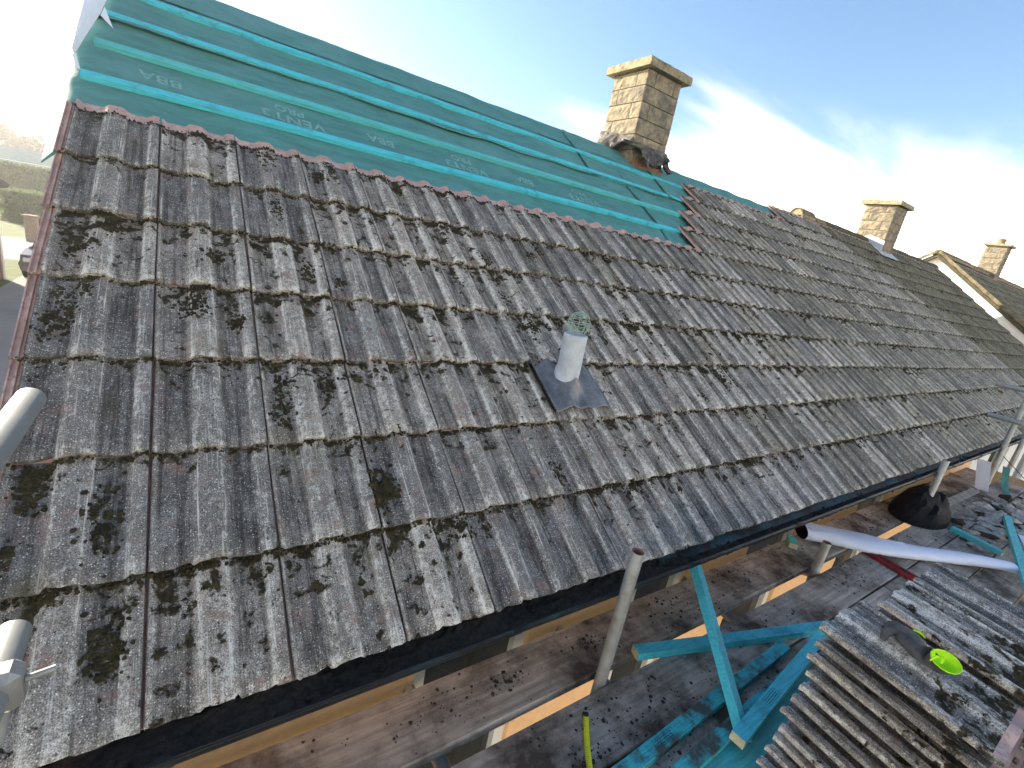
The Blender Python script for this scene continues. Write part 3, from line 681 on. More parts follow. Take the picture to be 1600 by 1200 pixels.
# ------------------------------------------------------------------ the adjoining dark bungalow
house2 = thing('bungalow', (12.1, 3.4, -EZ), 'adjoining white walled bungalow with dark mossy tiles and complete ridge', 'house')
mb = MB(); roof_body(mb, U1 + .01, U2 - .02); roof2 = mb.build('roof', M['ply'], house2)
mb = MB(); house_walls(mb, U1 + .01, U2 - .1); WINS2 = [(9.6, 10.8, -1.55, -.3), (12.4, 13.6, -1.55, -.3)]
front_wall(mb, U1 + .01, U2 - .1, WINS2); mb.build('wall', M['white_wall'], house2)
for w_ in WINS2: window(house2, *w_)
mb = MB(); mb.box(((U1 + U2) / 2, .088, -.105), (U2 - U1 - .02, .02, .10)); mb.build('fascia', M['upvc'], house2)
dk = lambda r, c: c * W > 8.95 + max(0, 3.6 - r * G) * .95 + random.Random(r * 91 + c).gauss(0, .35)
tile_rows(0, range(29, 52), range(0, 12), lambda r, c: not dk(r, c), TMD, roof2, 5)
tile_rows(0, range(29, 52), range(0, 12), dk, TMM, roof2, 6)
gutter(house2, U1 + .002, U2, 'gutter', 2)
mbm = moss_bits(U1, U2, range(0, 12), 17, 120, roof2); props(mbm.build('moss', M['moss'], house2), kind='stuff')
def ridge_tiles(par, x0, x1, y, z, r, first=True, step=.45, mat='ridge', drop=0):
    x = x0; k = 0; rng = random.Random(5)
    while x < x1:
        e = min(x1, x + step); mb = MB(); n = 12; dz = rng.uniform(-.008, .008) + (drop if k == 0 else 0); dr = .010
        rings = []
        for xx, rr in ((x, r), (x + .02, r + .004), (e - .03, r), (e - .008, r)):
            rings.append([Vector((xx, y + (rr + .004 * nz(xx * 9, t)) * math.cos(a), z + dz + rr * 1.0 * math.sin(a) + .006 * nz(xx * 9, a * 3))) for t, a in enumerate([math.pi * i / n for i in range(n + 1)])])
        mb.loft(rings, False, 0, True); inner_ = [[Vector((p.x, y + (p.y - y) * .86, z + dz + (p.z - z - dz) * .86)) for p in rg] for rg in rings]
        mb.loft(inner_, False, 0, True)
        for rg, ri in ((rings[0], inner_[0]), (rings[-1], inner_[-1])): mb.add(list(rg) + list(ri), [[i, i + 1, n + 2 + i, n + 1 + i] for i in range(n)])
        # mortar in the end and bedding
        if k == 0: mb.add([Vector((x + .015, p.y, p.z)) for p in inner_[0]], [list(range(n + 1))], 1)
        for s in (-1, 1): mb.bar((x, y + s * r * .95, z + dz - .01), (e - .01, y + s * r * .95, z + dz - .01), .03, .04, mi=1)
        mb.build('ridge_tile', [M[mat if k > 1 else 'ridge'], M['capstone']], par); x = e + .004; k += 1
ridge_tiles(house2, 8.44, U2 - .03, RY, RF(0, 4.236, 0).z - .075, .115, mat='ridge_dark', drop=.05)
ch2 = chimney(house2, 11.2, 11.74, 3.18, 3.71, 2.12, 3.08, .165, .08, .07, seed=5)
mb = MB()
mb.grid(lambda u, v: RF(11.0 + .85 * u, 3.72 + .28 * v, .012 + .008 * nz(u * 9, v * 5)), frange(0, 1, 20), frange(0, 1, 6)); mb.grid(lambda u, v: Vector((11.19 - .012, 3.16 + .56 * u, 2.22 + .20 * v + .20 * (u if u < .5 else 1 - u))), frange(0, 1, 6), frange(0, 1, 2))
mb.build('flashing', M['leadpale'], ch2)
for i in range(3):
    mb = MB(); mb.tube([(11.45 + .06 * i, 3.44 + .05 * i, 3.16), (11.45 + .065 * i, 3.44 + .05 * i, 3.25)], .006, 6); mb.build('aerial_stub', M['galv'], ch2)

# ------------------------------------------------------------------ next house along, gable towards us
GX, GY, GZ = 16.5, 3.82, 2.84
house3 = thing('house', (22, GY, -EZ), 'white gabled house beyond the mossy roof with its own stone chimney', 'house')
SL = .70
mb = MB(); ey = .45; ez = GZ - SL * (GY - ey); gx1 = 28.0; bk = 2 * GY - ey
for x in (GX, gx1): mb.add([(x, ey + .3, -EZ), (x, bk - .3, -EZ), (x, bk - .3, ez + .12), (x, GY, GZ - .08), (x, ey + .3, ez + .12)], [[0, 1, 2, 3, 4]])
mb.quad((GX, ey + .3, -EZ), (gx1, ey + .3, -EZ), (gx1, ey + .3, ez + .1), (GX, ey + .3, ez + .1)); mb.quad((GX, bk - .3, -EZ), (gx1, bk - .3, -EZ), (gx1, bk - .3, ez + .1), (GX, bk - .3, ez + .1))
mb.build('wall', M['white_wall'], house3)
mb = MB()
a = [Vector((GX - .12, ey, ez)), Vector((gx1, ey, ez)), Vector((gx1, GY, GZ)), Vector((GX - .12, GY, GZ)), Vector((gx1, bk, ez)), Vector((GX - .12, bk, ez))]
b = [p - Vector((0, 0, .1)) for p in a]
mb.add(a + b, [[0, 1, 2, 3], [3, 2, 4, 5], [0, 6, 7, 1], [0, 3, 9, 6], [3, 5, 11, 9], [1, 7, 8, 2], [7, 6, 9, 8], [8, 9, 11, 10]])
roof3 = mb.build('roof', M['ridge_dark'], house3)
p3 = math.atan(SL); rot3 = Matrix.Rotation(p3, 4, 'X'); L3 = math.hypot(GY - ey, GZ - ez); rng = random.Random(9); k = 0
for r in range(int(L3 / G)):
    for c in range(int((gx1 - GX) / .2975)):
        v = r * G; o = bpy.data.objects.new('tile', TMD[(r * 7 + c) % 4])
        if (r * 37 + c) >= 0: setup(o, roof3, Matrix.Translation((GX - .1 + c * .2975 + .03, ey + v * math.cos(p3) - .05 * math.sin(p3), ez + v * math.sin(p3) + .05 * math.cos(p3) + EZ)) @ rot3)
ridge_tiles(house3, GX - .14, gx1, GY, GZ - .02, .115)
for sgn in (1, -1):
    mb = MB(); e_ = Vector((GX - .135, GY - sgn * (GY - ey), ez + .01)); t_ = Vector((GX - .135, GY, GZ + .01)); mb.bar(e_ + Vector((0, 0, .05)), t_ + Vector((0, 0, .05)), .05, .065); mb.build('verge', M['ridge'], house3)
ch3 = chimney(house3, 21.0, 21.5, 3.55, 4.07, 2.50, 3.70, .165, .07, .07, seed=8)
mb = MB(); mb.tube([(21.25, 3.81, 3.76), (21.25, 3.81, 3.90), (21.25, 3.81, 3.91), (21.25, 3.81, 3.94)], [.11, .10, .13, .13], 14); mb.build('chimney_pot', M['capstone'], ch3)

# ------------------------------------------------------------------ scaffold
scaf = thing('scaffold', (3.5, -.6, -EZ), 'galvanised tube scaffold standing along the eaves with sawn off short uprights', 'scaffold')
TR = .0242
def hollow_tube(a, b, name, mat='galv', r=TR, tip=True):
    mb = MB(); a = Vector(a); b = Vector(b); d = (b - a).normalized(); x = d.orthogonal().normalized(); y = d.cross(x); n = 20
    def ring(p, rr): return [p + (x * math.cos(2 * math.pi * k / n) + y * math.sin(2 * math.pi * k / n)) * rr for k in range(n)]
    mb.loft([ring(a, r), ring(b - d * .002, r), ring(b, r - .001)], True, 0, True)
    mb.loft([ring(b, r - .001), ring(b - d * .001, r - .005), ring(b - d * .12, r - .005)], True, 1, True)
    mb.add(ring(b - d * .12, r - .005), [list(range(n))], 1)
    mb.add(ring(a, r), [list(range(n))[::-1]], 1)
    return mb.build(name, [M[mat], M['rust']], scaf)
PLZ = -.45
for x, zt, dy in ((1.42, .155, 0), (3.25, -.245, 0), (5.12, .085, 0), (7.3, .95, .03)):
    hollow_tube((x, -.083 - dy, -EZ), (x, -.083 + dy * .9, zt), 'standard')
hollow_tube((8.05, -.10, -EZ), (8.05, -.10, .5), 'standard')
for x in (-.25, 1.42, 3.25, 5.12, 7.3): hollow_tube((x, -1.36, -EZ), (x, -1.36, 1.0 if x in (-.25, 7.3) else -.2), 'standard')
for y in (-.134, -1.31): hollow_tube((-.5, y, PLZ - .118), (7.9, y, PLZ - .118), 'ledger')
for x in (-.2, .75, 1.48, 2.4, 3.31, 4.3, 5.18, 6.3, 7.36): hollow_tube((x, -1.45, PLZ - .066), (x, .24, PLZ - .066), 'transom')
rl = hollow_tube((-.178, -1.42, .655), (-.178, .305, .655), 'guard_rail', 'galv_pale')
rl2 = hollow_tube((-.168, -1.42, .335), (-.168, .0, .335), 'guard_rail', 'galv_pale')
for z, y1 in ((.625, .165), (.30, .12)): hollow_tube((7.05, -1.42, z), (7.05, y1, z), 'guard_rail', 'galv_pale')
mb = MB(); mb.box((-.168, -.125, .335), (.075, .05, .075), bev=.012); mb.tube([(-.13, -.125, .34), (-.095, -.120, .342)], .0055, 8); mb.tube([(-.168, -.125, .29), (-.175, -.14, .245)], .018, 10)
mb.build('coupler', M['galv'], scaf)
mb = MB(); mb.box((3.25, -.115, PLZ - .04), (.07, .05, .06), bev=.01); mb.tube([(3.20, -.09, PLZ - .02), (3.12, -.06, PLZ + .0)], .007, 8); mb.build('coupler', M['rust'], scaf)
for x in (1.42, 5.12, 7.3):
    mb = MB(); mb.box((x, -.11, PLZ - .10), (.07, .07, .07), bev=.012); mb.build('coupler', M['galv'], scaf)
# boards
rows_ = [(-.045, .190), (-.335, -.110), (-.570, -.345), (-.803, -.580), (-1.038, -.813), (-1.272, -1.047)]
nm = ['beside the house wall under the gutter', 'just outside the row of short uprights', 'under the teal batten offcuts', 'under the stacked tiles', 'beneath the stacked tile heads', 'along the outer edge of the platform']
def board(x0, x1, y0, y1, label, z=PLZ, tilt=0):
    mb = MB(); N = max(6, int((x1 - x0) / .15)); rings = []; sd = random.uniform(0, 99)
    for i in range(N + 1):
        x = x0 + (x1 - x0) * i / N; e0 = .003 * nz(x * 2, sd); e1 = .003 * nz(x * 2, sd + 5); dz = .003 * nz(x * .8, sd + 9)
        rings.append([Vector((x, y0 + e0, z - .038 + dz)), Vector((x, y1 + e1, z - .038 + dz)), Vector((x, y1 + e1, z - .004 + dz)), Vector((x, y1 + e1 - .004, z + dz)), Vector((x, (y0 + y1) / 2, z + dz + .001)), Vector((x, y0 + e0 + .004, z + dz)), Vector((x, y0 + e0, z - .004 + dz))])
    mb.loft(rings, True, 0, False, True)
    return mb.thing('scaffold_board', M['board'], label, 'board', 'scaffold boards of the platform')
for i, (y0, y1) in enumerate(rows_):
    j = [4.55, 3.86, 3.55, 4.05, 3.7, 3.9][i]
    board(-.42, j, y0, y1, 'grey soiled scaffold board ' + nm[i] + ', length at the open verge')
    board(j + .012, 7.72, y0, y1, 'grey soiled scaffold board ' + nm[i] + ', length passing the leaning upright')
# soil and debris lying on the boards
rng = random.Random(21); mb = MB()
def on_board(y): return any(a + .01 < y < b - .01 for a, b in rows_)
heaps = [(1.06, .07, .05, 60), (1.5, .08, .05, 60), (.80, .06, .09, 50), (1.30, -.20, .07, 40), (1.6, -.22, .10, 25), (2.1, .05, .12, 70), (1.15, -.28, .05, 35), (1.75, -.30, .12, 25), (2.6, .08, .15, 90), (2.4, -.22, .15, 60), (3.2, .08, .12, 60), (3.5, -.22, .12, 80), (4.3, -.1, .3, 160), (4.6, .1, .2, 100), (5.6, -.35, .4, 220), (6.4, -.3, .4, 200), (1.30, -.36, .10, 70), (1.45, -.345, .12, 90), (2.0, -.40, .12, 70)]
for hx, hy, sp, n in heaps:
    for _ in range(int(n * 1.6)):
        x, y = rng.gauss(hx, sp), rng.gauss(hy, sp * .45)
        if not on_board(y) or not -.4 < x < 7.6: continue
        mb.clump((x, y, PLZ + .002), rng.choice((.0012, .0012, .0015, .0015, .002, .002, .0025, .003, .004, .007)) , None, .55, 0, .5, rng)
for _ in range(1500):
    x, y = rng.uniform(-.3, 7.6), rng.uniform(-.62, .18)
    if on_board(y): mb.clump((x, y, PLZ + .001), rng.choice((.0012, .0015, .002, .003, .005)), None, .6, 0, .5, rng)
mb.thing('soil_debris', M['soil'], 'dark soil and moss crumbs scattered over the scaffold boards', 'soil', kind='stuff')

# ------------------------------------------------------------------ loose battens on the platform
def loose(a, b, mat, label, up=(0, 0, 1), w=.05, h=.036, stamp=None, group=None):
    mb = MB(); mb.bar(a, b, w, h, up, 0, 1)
    t = mb.thing('batten_offcut', [M[mat], M['endgrain']], label, 'batten', group)
    if stamp:
        a = Vector(a); b = Vector(b); d = (b - a).normalized(); y = Vector(up).cross(d).normalized(); z = d.cross(y); L = (b - a).length
        s = MB(); c = a + d * L * stamp + z * (h / 2 + .0008)
        def rect(p, q, r, t_): s.quad(c + d * p + y * r, c + d * q + y * r, c + d * q + y * t_, c + d * p + y * t_)
        hw, hh = .055, .016
        for r0, r1 in ((-hh, -hh + .0015), (hh - .0015, hh)): rect(-hw, hw, r0, r1)
        for p0, p1 in ((-hw, -hw + .0015), (hw - .0015, hw)): rect(p0, p1, -hh + .0015, hh - .0015)
        rr = random.Random(int(a.x * 100))
        for ln in range(3):
            p = -hw + .008
            while p < hw - .016:
                q = p + rr.uniform(.004, .013); rect(p, min(q, hw - .006), -.010 + ln * .008, -.010 + ln * .008 + .0035); p = q + .003
        o = s.build('grade_stamp', M['ink'], t)
    return t
z0 = PLZ + .0195
loose((1.72, -.515, PLZ + .030), (2.02, .012, -.135), 'batten_blue', 'teal batten leaning from the platform up against the gutter', up=(.35, -.5, .8), w=.050, h=.036)
loose((1.640, -.058, z0 + .002), (2.76, -.375, z0 + .002), 'batten_blue', 'teal batten lying across the open gap towards the tile stacks', stamp=.70)
loose((1.05, -.392, z0), (2.36, -.335, z0), 'batten_dirty', 'long dirty teal batten lying beside the board joint', stamp=.30)
loose((1.655, -.512, z0 + .052), (2.56, -.400, z0 + .030), 'batten_blue', 'clean blue batten with a black stamp, resting on the dirty ones', stamp=.32)
loose((1.35, -.478, z0), (2.42, -.425, z0 - .001), 'batten_dirty', 'dirty teal batten under the clean stamped batten', stamp=.40)
loose((5.16, -.285, z0), (5.10, -.60, z0), 'batten', 'short teal batten offcut beside the black sack')
loose((6.05, -.445, z0 + .03), (4.47, -.835, z0 + .03), 'batten', 'teal batten lying over rubble at the white roll end', w=.05, h=.03)
loose((3.33, .10, z0 + .01), (3.42, .16, z0 + .01), 'batten', 'tiny teal batten block on the board beside the gutter')
# scrap of teal felt under the stack
mb = MB()
def scrap(u, v):
    x = 1.38 + .95 * u; y = -.66 + .16 * v + .02 * nz(u * 4, 1) * v + (.05 * u)
    return Vector((x + .02 * nz(v * 6, 2), y + .022 * nz(u * 14, 3) * (1 if v > .9 else 0), PLZ + .004 + .003 * nz(u * 9, v * 5) + .003))
mb.grid(scrap, frange(0, 1, 30), frange(0, 1, 8)); o = mb.thing('felt_scrap', M['batten'], 'torn scrap of teal felt lying under the tile stack edge', 'felt scrap')

# ------------------------------------------------------------------ stacks of stripped tiles
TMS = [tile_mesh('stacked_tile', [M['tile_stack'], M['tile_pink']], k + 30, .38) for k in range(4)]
rng = random.Random(33)
def stack(xl, yn, zt, n, name, skew=0):
    dz = (zt - (PLZ + .034)) / (n - 1)
    for k in range(n):
        z = PLZ + .034 + k * dz + .003
        jx, jy = rng.uniform(-.012, .012), rng.uniform(-.018, .012)
        if k == n - 1: jx = jy = 0
        mtx = Matrix.Translation((xl + .2900 + jx, yn + jy, z + EZ)) @ Matrix.Rotation(math.pi + R_(rng.uniform(-1.2, 1.2)), 4, 'Z')
        o = bpy.data.objects.new('stripped_tile', TMS[rng.randint(0, 3)]); setup(o, None, mtx)
        top = k == n - 1
        ORD = ['top', 'second', 'third', 'fourth', 'fifth', 'sixth', 'seventh', 'eighth', 'ninth', 'tenth', 'eleventh', 'bottom']
        props(o, ORD[n - 1 - k] + (' weathered grey tile of the ' if k in (0, n - 1) else ' weathered grey tile down in the ') + name, 'roof tile', 'stripped tiles stacked on the scaffold', 'thing')
stack(1.635, -.600, .205, 12, 'stack that carries the glove')
stack(1.945, -.638, .220, 12, 'middle stack beside the glove')
stack(2.262, -.640, .215, 12, 'stack nearest the red metal bar')

# glove
gz = .232
gl = MB()
def ring_at(c, d, up, w, h, n=14): 
    d = Vector(d).normalized(); s = Vector(up).cross(d).normalized(); u2 = d.cross(s)
    return [Vector(c) + s * w * math.cos(2 * math.pi * k / n) + u2 * h * math.sin(2 * math.pi * k / n) for k in range(n)]
ax = [(1.735, -.812, gz + .030), (1.742, -.800, gz + .026), (1.752, -.785, gz + .024), (1.772, -.768, gz + .026), (1.790, -.752, gz + .024), (1.806, -.738, gz + .018), (1.815, -.730, gz + .008)]
wh = [(.034, .024), (.032, .021), (.034, .020), (.038, .021), (.037, .019), (.030, .015), (.012, .008)]
rings = []
for i, c in enumerate(ax):
    d = Vector(ax[min(i + 1, len(ax) - 1)]) - Vector(ax[max(i - 1, 0)]); rings.append([p + Vector((.003 * nz(p.x * 60, p.y * 60), .003 * nz(p.y * 60, p.z * 60), .003 * nz(p.x * 50, p.y * 50, 7))) for p in ring_at(c, d, (0, 0, 1), *wh[i])])
# the cuff turns up and opens towards the sky
CU = Vector((1.750, -.850, gz + .040)); CN = Vector((-.28, -.42, .84)).normalized(); CX = Vector((.72, -.66, 0)).normalized(); CX = (CX - CN * CX.dot(CN)).normalized(); CY = CN.cross(CX)
def cuff_ring(off, a, b, n=14, ph=0.0): return [CU + CN * off + CX * a * math.cos(2 * math.pi * k / n + ph) + CY * b * math.sin(2 * math.pi * k / n + ph) for k in range(n)]
def match(r0, r1):
    best = min(((sum((r0[k] - r[(k + o) % 14]).length for k in range(14)), o, j) for j, r in enumerate((r1, r1[::-1])) for o in range(14))); r = (r1, r1[::-1])[best[2]]
    return [r[(k + best[1]) % 14] for k in range(14)]
c0 = match(rings[0], cuff_ring(-.032, .034, .024)); c1 = match(c0, cuff_ring(-.013, .038, .027)); c2 = match(c1, cuff_ring(.0, .042, .030)); c3 = match(c2, cuff_ring(.0015, .0395, .0275)); c4 = match(c3, cuff_ring(-.020, .032, .022)); c5 = match(c4, cuff_ring(-.026, .012, .008))
gl.loft([c2, c1, c0] + rings, True, 0, True)
gl.add(rings[-1], [list(range(14))], 0)
def finger(pts, r): gl.tube(pts, r, 10, 0, True)
finger([(1.772, -.765, gz + .030), (1.768, -.742, gz + .036), (1.752, -.728, gz + .034), (1.728, -.722, gz + .022), (1.716, -.724, gz + .008)], [.015, .0135, .0125, .012, .007])
finger([(1.800, -.748, gz + .020), (1.806, -.722, gz + .020), (1.800, -.706, gz + .010), (1.792, -.712, gz + .000)], [.0125, .0115, .0105, .006])
finger([(1.806, -.742, gz + .018), (1.826, -.722, gz + .017), (1.824, -.708, gz + .008), (1.815, -.712, gz + .000)], [.0125, .0115, .0105, .006])
finger([(1.812, -.752, gz + .016), (1.836, -.738, gz + .014), (1.840, -.724, gz + .006), (1.832, -.724, gz + .000)], [.012, .011, .010, .006])
finger([(1.806, -.766, gz + .014), (1.828, -.760, gz + .012), (1.840, -.750, gz + .006), (1.834, -.746, gz + .000)], [.011, .010, .009, .005])
glove = gl.thing('glove', M['glove'], 'dirty grey work glove with lime green cuff lying on stacked tiles', 'glove')
cf = MB(); cf.loft([c2, c3, c4, c5], True, 0, True); cf.add(c5, [list(range(14))], 0); cf.build('cuff', M['lime'], glove)
for a_, b_ in (((1.735, -.838, gz + .050), (1.712, -.826, gz + .036)), ((1.745, -.842, gz + .050), (1.722, -.846, gz + .040)), ((1.800, -.760, gz + .043), (1.812, -.788, gz + .036))):
    t_ = MB(); t_.tube([a_, ((a_[0] + b_[0]) / 2, (a_[1] + b_[1]) / 2, max(a_[2], b_[2]) + .001), b_], [.002, .0035, .002], 6); t_.build('trim', M['lime'], glove)

# tape measure blade
mb = MB(); pts = [Vector((1.252, -.178, PLZ + .012)), Vector((1.225, -.212, PLZ + .010)), Vector((1.185, -.262, PLZ + .009)), Vector((1.14, -.325, PLZ + .012)), Vector((1.06, -.43, PLZ + .014)), Vector((.98, -.54, PLZ + .012))]
rings = []
for i, p in enumerate(pts):
    d = (pts[min(i + 1, 5)] - pts[max(i - 1, 0)]).normalized(); s_ = d.cross(Vector((0, 0, 1))).normalized()
    rings.append([p + s_ * (.010 * k) + Vector((0, 0, .0025 * k * k)) for k in (-1, -.5, 0, .5, 1)])
mb.loft(rings, False, 0, True); tape = mb.thing('tape_measure', M['yellow'], 'yellow tape measure blade extended along the soiled board', 'tape measure')
mb = MB()
for k in range(60):
    t = k / 60 * 4.9; i = int(t); f = t - i; p = pts[i].lerp(pts[i + 1], f); d = (pts[i + 1] - pts[i]).normalized(); s_ = d.cross(Vector((0, 0, 1))).normalized(); L = .009 if k % 5 == 0 else .005
    q = p + s_ * .0095 + Vector((0, 0, .0031)); mb.quad(q, q - s_ * L + Vector((0, 0, -.0006)), q - s_ * L + d * .0013 + Vector((0, 0, -.0006)), q + d * .0013)
mb.build('scale_mark', M['black'], tape)
mb = MB(); mb.box((1.256, -.172, PLZ + .012), (.012, .022, .016), Matrix.Rotation(.9, 3, 'Z'), bev=.002); mb.build('end_hook', M['black'], tape)

# long roll of white membrane
mb = MB(); A_, B_ = Vector((3.55, .165, PLZ + .062)), Vector((4.83, -.705, PLZ + .036)); d = (B_ - A_); L = d.length; d.normalize(); s_ = d.cross(Vector((0, 0, 1))).normalized(); rings = []
for i in range(33):
    t = i / 32; p = A_ + d * L * t + Vector((0, 0, .010 * math.sin(t * 9) * .5)) + s_ * .02 * math.sin(t * 5.2)
    w = .074 - .026 * t + .034 * math.exp(-((t - .30) / .17) ** 2) + .006 * nz(t * 7, 2); h = .052 - .020 * t + .005 * nz(t * 6, 5); r = []
    for k in range(20):
        a = 2 * math.pi * k / 20; rr = 1 + .05 * nz(math.cos(a) * 2 + t * 5, math.sin(a) * 2, t * 6); r.append(p + s_ * w * math.cos(a) * rr + Vector((0, 0, h * math.sin(a) * rr)))
    rings.append(r)
mb.loft(rings, True, 0, True); mb.add(rings[-1], [list(range(20))], 0)
inn = [[rings[0][k].lerp(A_, .1) for k in range(20)], [rings[0][k].lerp(A_, .14) + d * .25 for k in range(20)]]
mb.loft([rings[0]] + inn, True, 1, True); mb.add(inn[1], [list(range(20))], 1)
fl = [[A_ + s_ * (.060 - .02 * t) + d * (.02 + t * .7) + Vector((0, 0, .044 - .012 * t + .012 * math.sin(t * 3))), A_ + s_ * (.02 - .02 * t) + d * (.02 + t * .7) + Vector((0, 0, .054 - .008 * t))] for t in frange(0, 1, 14)]
mb.loft(fl, False, 0, True)
mb.thing('membrane_roll', [M['membrane'], M['black_plastic']], 'long loose roll of white membrane lying across the platform', 'roll')

# black sack
mb = MB(); cx, cy = 5.22, -.06
def sack(a, q):
    ex = .40 * (1 + .10 * nz(math.cos(a) * 1.6, math.sin(a) * 1.6, 4)); ey = .20 * (1 + .12 * nz(math.cos(a) * 1.8, math.sin(a) * 1.8, 9))
    x, y = q * ex * math.cos(a), q * ey * math.sin(a)
    h = .215 * max(0, 1 - q * q) ** .62 * (1 + .35 * nz(x * 4 + 2, y * 7) - .25 * x / .4)
    h += .10 * math.exp(-((x + .12) / .11) ** 2 - ((y - .03) / .08) ** 2) + .09 * (abs(nz(x * 7, y * 11, 2)) - .15) * min(1, (1 - q) * 5)
    return Vector((cx + x, cy + y, PLZ + .002 + max(0, h)))
mb.loft([[sack(2 * math.pi * (k + .5 * (i % 2)) / 22, q) for k in range(22)] for i, q in enumerate((1, .97, .86, .70, .52, .34, .16, .01))], True, 0, False, True)
sk = mb.thing('rubble_sack', M['black_plastic'], 'slumped black plastic rubble sack on the boards by the gutter', 'sack')
# red metal bar, rubble, white offcuts, straps, sheet
mb = MB(); mb.bar((3.88, -.135, PLZ + .016), (3.83, -.46, PLZ + .016), .05, .024, bev=.003); mb.bar((3.90, -.135, PLZ + .034), (3.85, -.46, PLZ + .034), .008, .012)
mb.thing('metal_bar', M['red'], 'dirty dark red metal bar beside the white membrane roll', 'bar')
rng = random.Random(77); mb = MB()
for _ in range(420):
    x = rng.gauss(6.05, .42); y = rng.gauss(-.47, .14)
    if not on_board(y) or x > 7.6: continue
    mb.clump((x, y, PLZ + .006), rng.choice((.010, .014, .018, .024, .032, .048, .06)), Matrix.Rotation(rng.uniform(0, 6), 3, 'Z') @ Matrix.Rotation(rng.uniform(-.5, .5), 3, 'X'), .5, rng.choice((0, 0, 0, 1)), .5, rng)
mb.thing('rubble', [M['rubble'], M['soil']], 'broken mortar and tile rubble heaped on the far boards', 'rubble', kind='stuff')
def strip(pts, w, mat, name, label, cat, side=None, th=.003):
    mb = MB(); pts = [Vector(p) for p in pts]; rings = []
    for i, p in enumerate(pts):
        d = (pts[min(i + 1, len(pts) - 1)] - pts[max(i - 1, 0)]).normalized(); s_ = Vector(side) if side else d.cross(Vector((0, 0, 1))).normalized(); n_ = d.cross(s_).normalized() * th
        rings.append([p - s_ * w / 2, p + s_ * w / 2, p + s_ * w / 2 + n_, p - s_ * w / 2 + n_])
    mb.loft(rings, True, 0, False, True); return mb.thing(name, M[mat], label, cat)
strip([(6.78, -.055, -.125), (6.81, -.078, -.24), (6.85, -.103, -.36), (6.88, -.122, PLZ + .004)], .11, 'membrane', 'membrane_strip', 'pale strip of membrane hanging beside the tall scaffold upright', 'strip', (.25, -.95, 0))
strip([(7.22, -.17, -.20), (7.25, -.19, -.30), (7.22, -.215, -.38), (7.15, -.25, PLZ + .02), (7.05, -.30, PLZ + .004)], .06, 'felt', 'felt_strip', 'narrow teal strip hanging below the tall scaffold upright', 'strip', (.3, -.9, 0))
strip([(6.45, -.62, PLZ + .05), (6.0, -.70, PLZ + .04)], .10, 'membrane', 'plastic_offcut', 'broad white plastic offcut lying on the rubble', 'offcut', None, .008)
strip([(6.75, -.66, PLZ + .05), (6.3, -.735, PLZ + .05)], .035, 'membrane', 'plastic_offcut', 'narrow white plastic offcut behind the broad one', 'offcut', None, .008)
strip([(5.75, -.60, PLZ + .03), (5.35, -.72, PLZ + .03)], .05, 'membrane', 'plastic_offcut', 'curled white plastic offcut beside the teal batten', 'offcut', None, .006)
strip([(5.65, -.075, PLZ + .012), (6.75, -.098, PLZ + .012)], .07, 'rubble', 'timber_lath', 'pale timber lath along the board gap behind the black sack', 'lath', None, .02)
mb = MB(); mb.add([Vector(p) for p in ((8.35, .02, -.50), (8.35, -1.3, -.50), (8.45, -1.3, -1.7), (8.45, .02, -1.7))], [[0, 1, 2, 3]]); mb.add([Vector(p) for p in ((8.38, .02, -.50), (8.38, -1.3, -.50), (8.48, -1.3, -1.7), (8.48, .02, -1.7))], [[3, 2, 1, 0]])
mb.quad((8.35, .02, -.5), (8.38, .02, -.5), (8.38, -1.3, -.5), (8.35, -1.3, -.5)); mb.quad((8.35, .02, -.5), (8.45, .02, -1.7), (8.48, .02, -1.7), (8.38, .02, -.5)); mb.bar((8.4, -.64, -1.7), (8.4, -.64, -EZ), .08, 1.2, up=(0, 1, 0))
mb.thing('plywood_sheet', M['ply'], 'beige board stood upright past the end of the platform', 'board')
mb = MB(); mb.tube([(7.32, -.10, -.12), (7.45, -.35, -.33), (7.5, -.6, -.42), (7.3, -.9, PLZ + .006)], .004, 6); mb.thing('cable', M['black'], 'thin dark cable drooping from the tall scaffold upright', 'cable')

# ------------------------------------------------------------------ background to the left
nb = thing('neighbour_house', (-7.9, 14, -EZ), 'brown brick neighbouring house across the concrete driveway', 'house')
mb = MB(); x0, x1, y0, y1, zt = -11.6, -4.66, 8, 20, .25
for f in ([(x1, y0), (x1, y1)], [(x1, y1), (x0, y1)], [(x0, y1), (x0, y0)], [(x0, y0), (x1, y0)]): mb.quad((*f[0], -EZ), (*f[1], -EZ), (*f[1], zt), (*f[0], zt))
mb.add([(x1, y1, zt), (x0, y1, zt), ((x0 + x1) / 2, y1, zt + 2.3)], [[0, 1, 2]]); mb.add([(x1, y0, zt), (x0, y0, zt), ((x0 + x1) / 2, y0, zt + 2.3)], [[0, 2, 1]]); mb.build('wall', M['brick'], nb)
mb = MB(); mb.bar((x1 + .3, (y0 + y1) / 2, zt - .1), ((x0 + x1) / 2, (y0 + y1) / 2, zt + 2.45), y1 - y0 + .5, .12); mb.bar((x0 - .3, (y0 + y1) / 2, zt - .1), ((x0 + x1) / 2, (y0 + y1) / 2, zt + 2.45), y1 - y0 + .5, .12); mb.build('roof', M['ridge_dark'], nb)
mb = MB(); mb.tube([(x1 + .06, y1 - .15, zt - .05), (x1 + .06, y1 - .15, -EZ)], .035, 10); mb.build('downpipe', M['upvc'], nb)
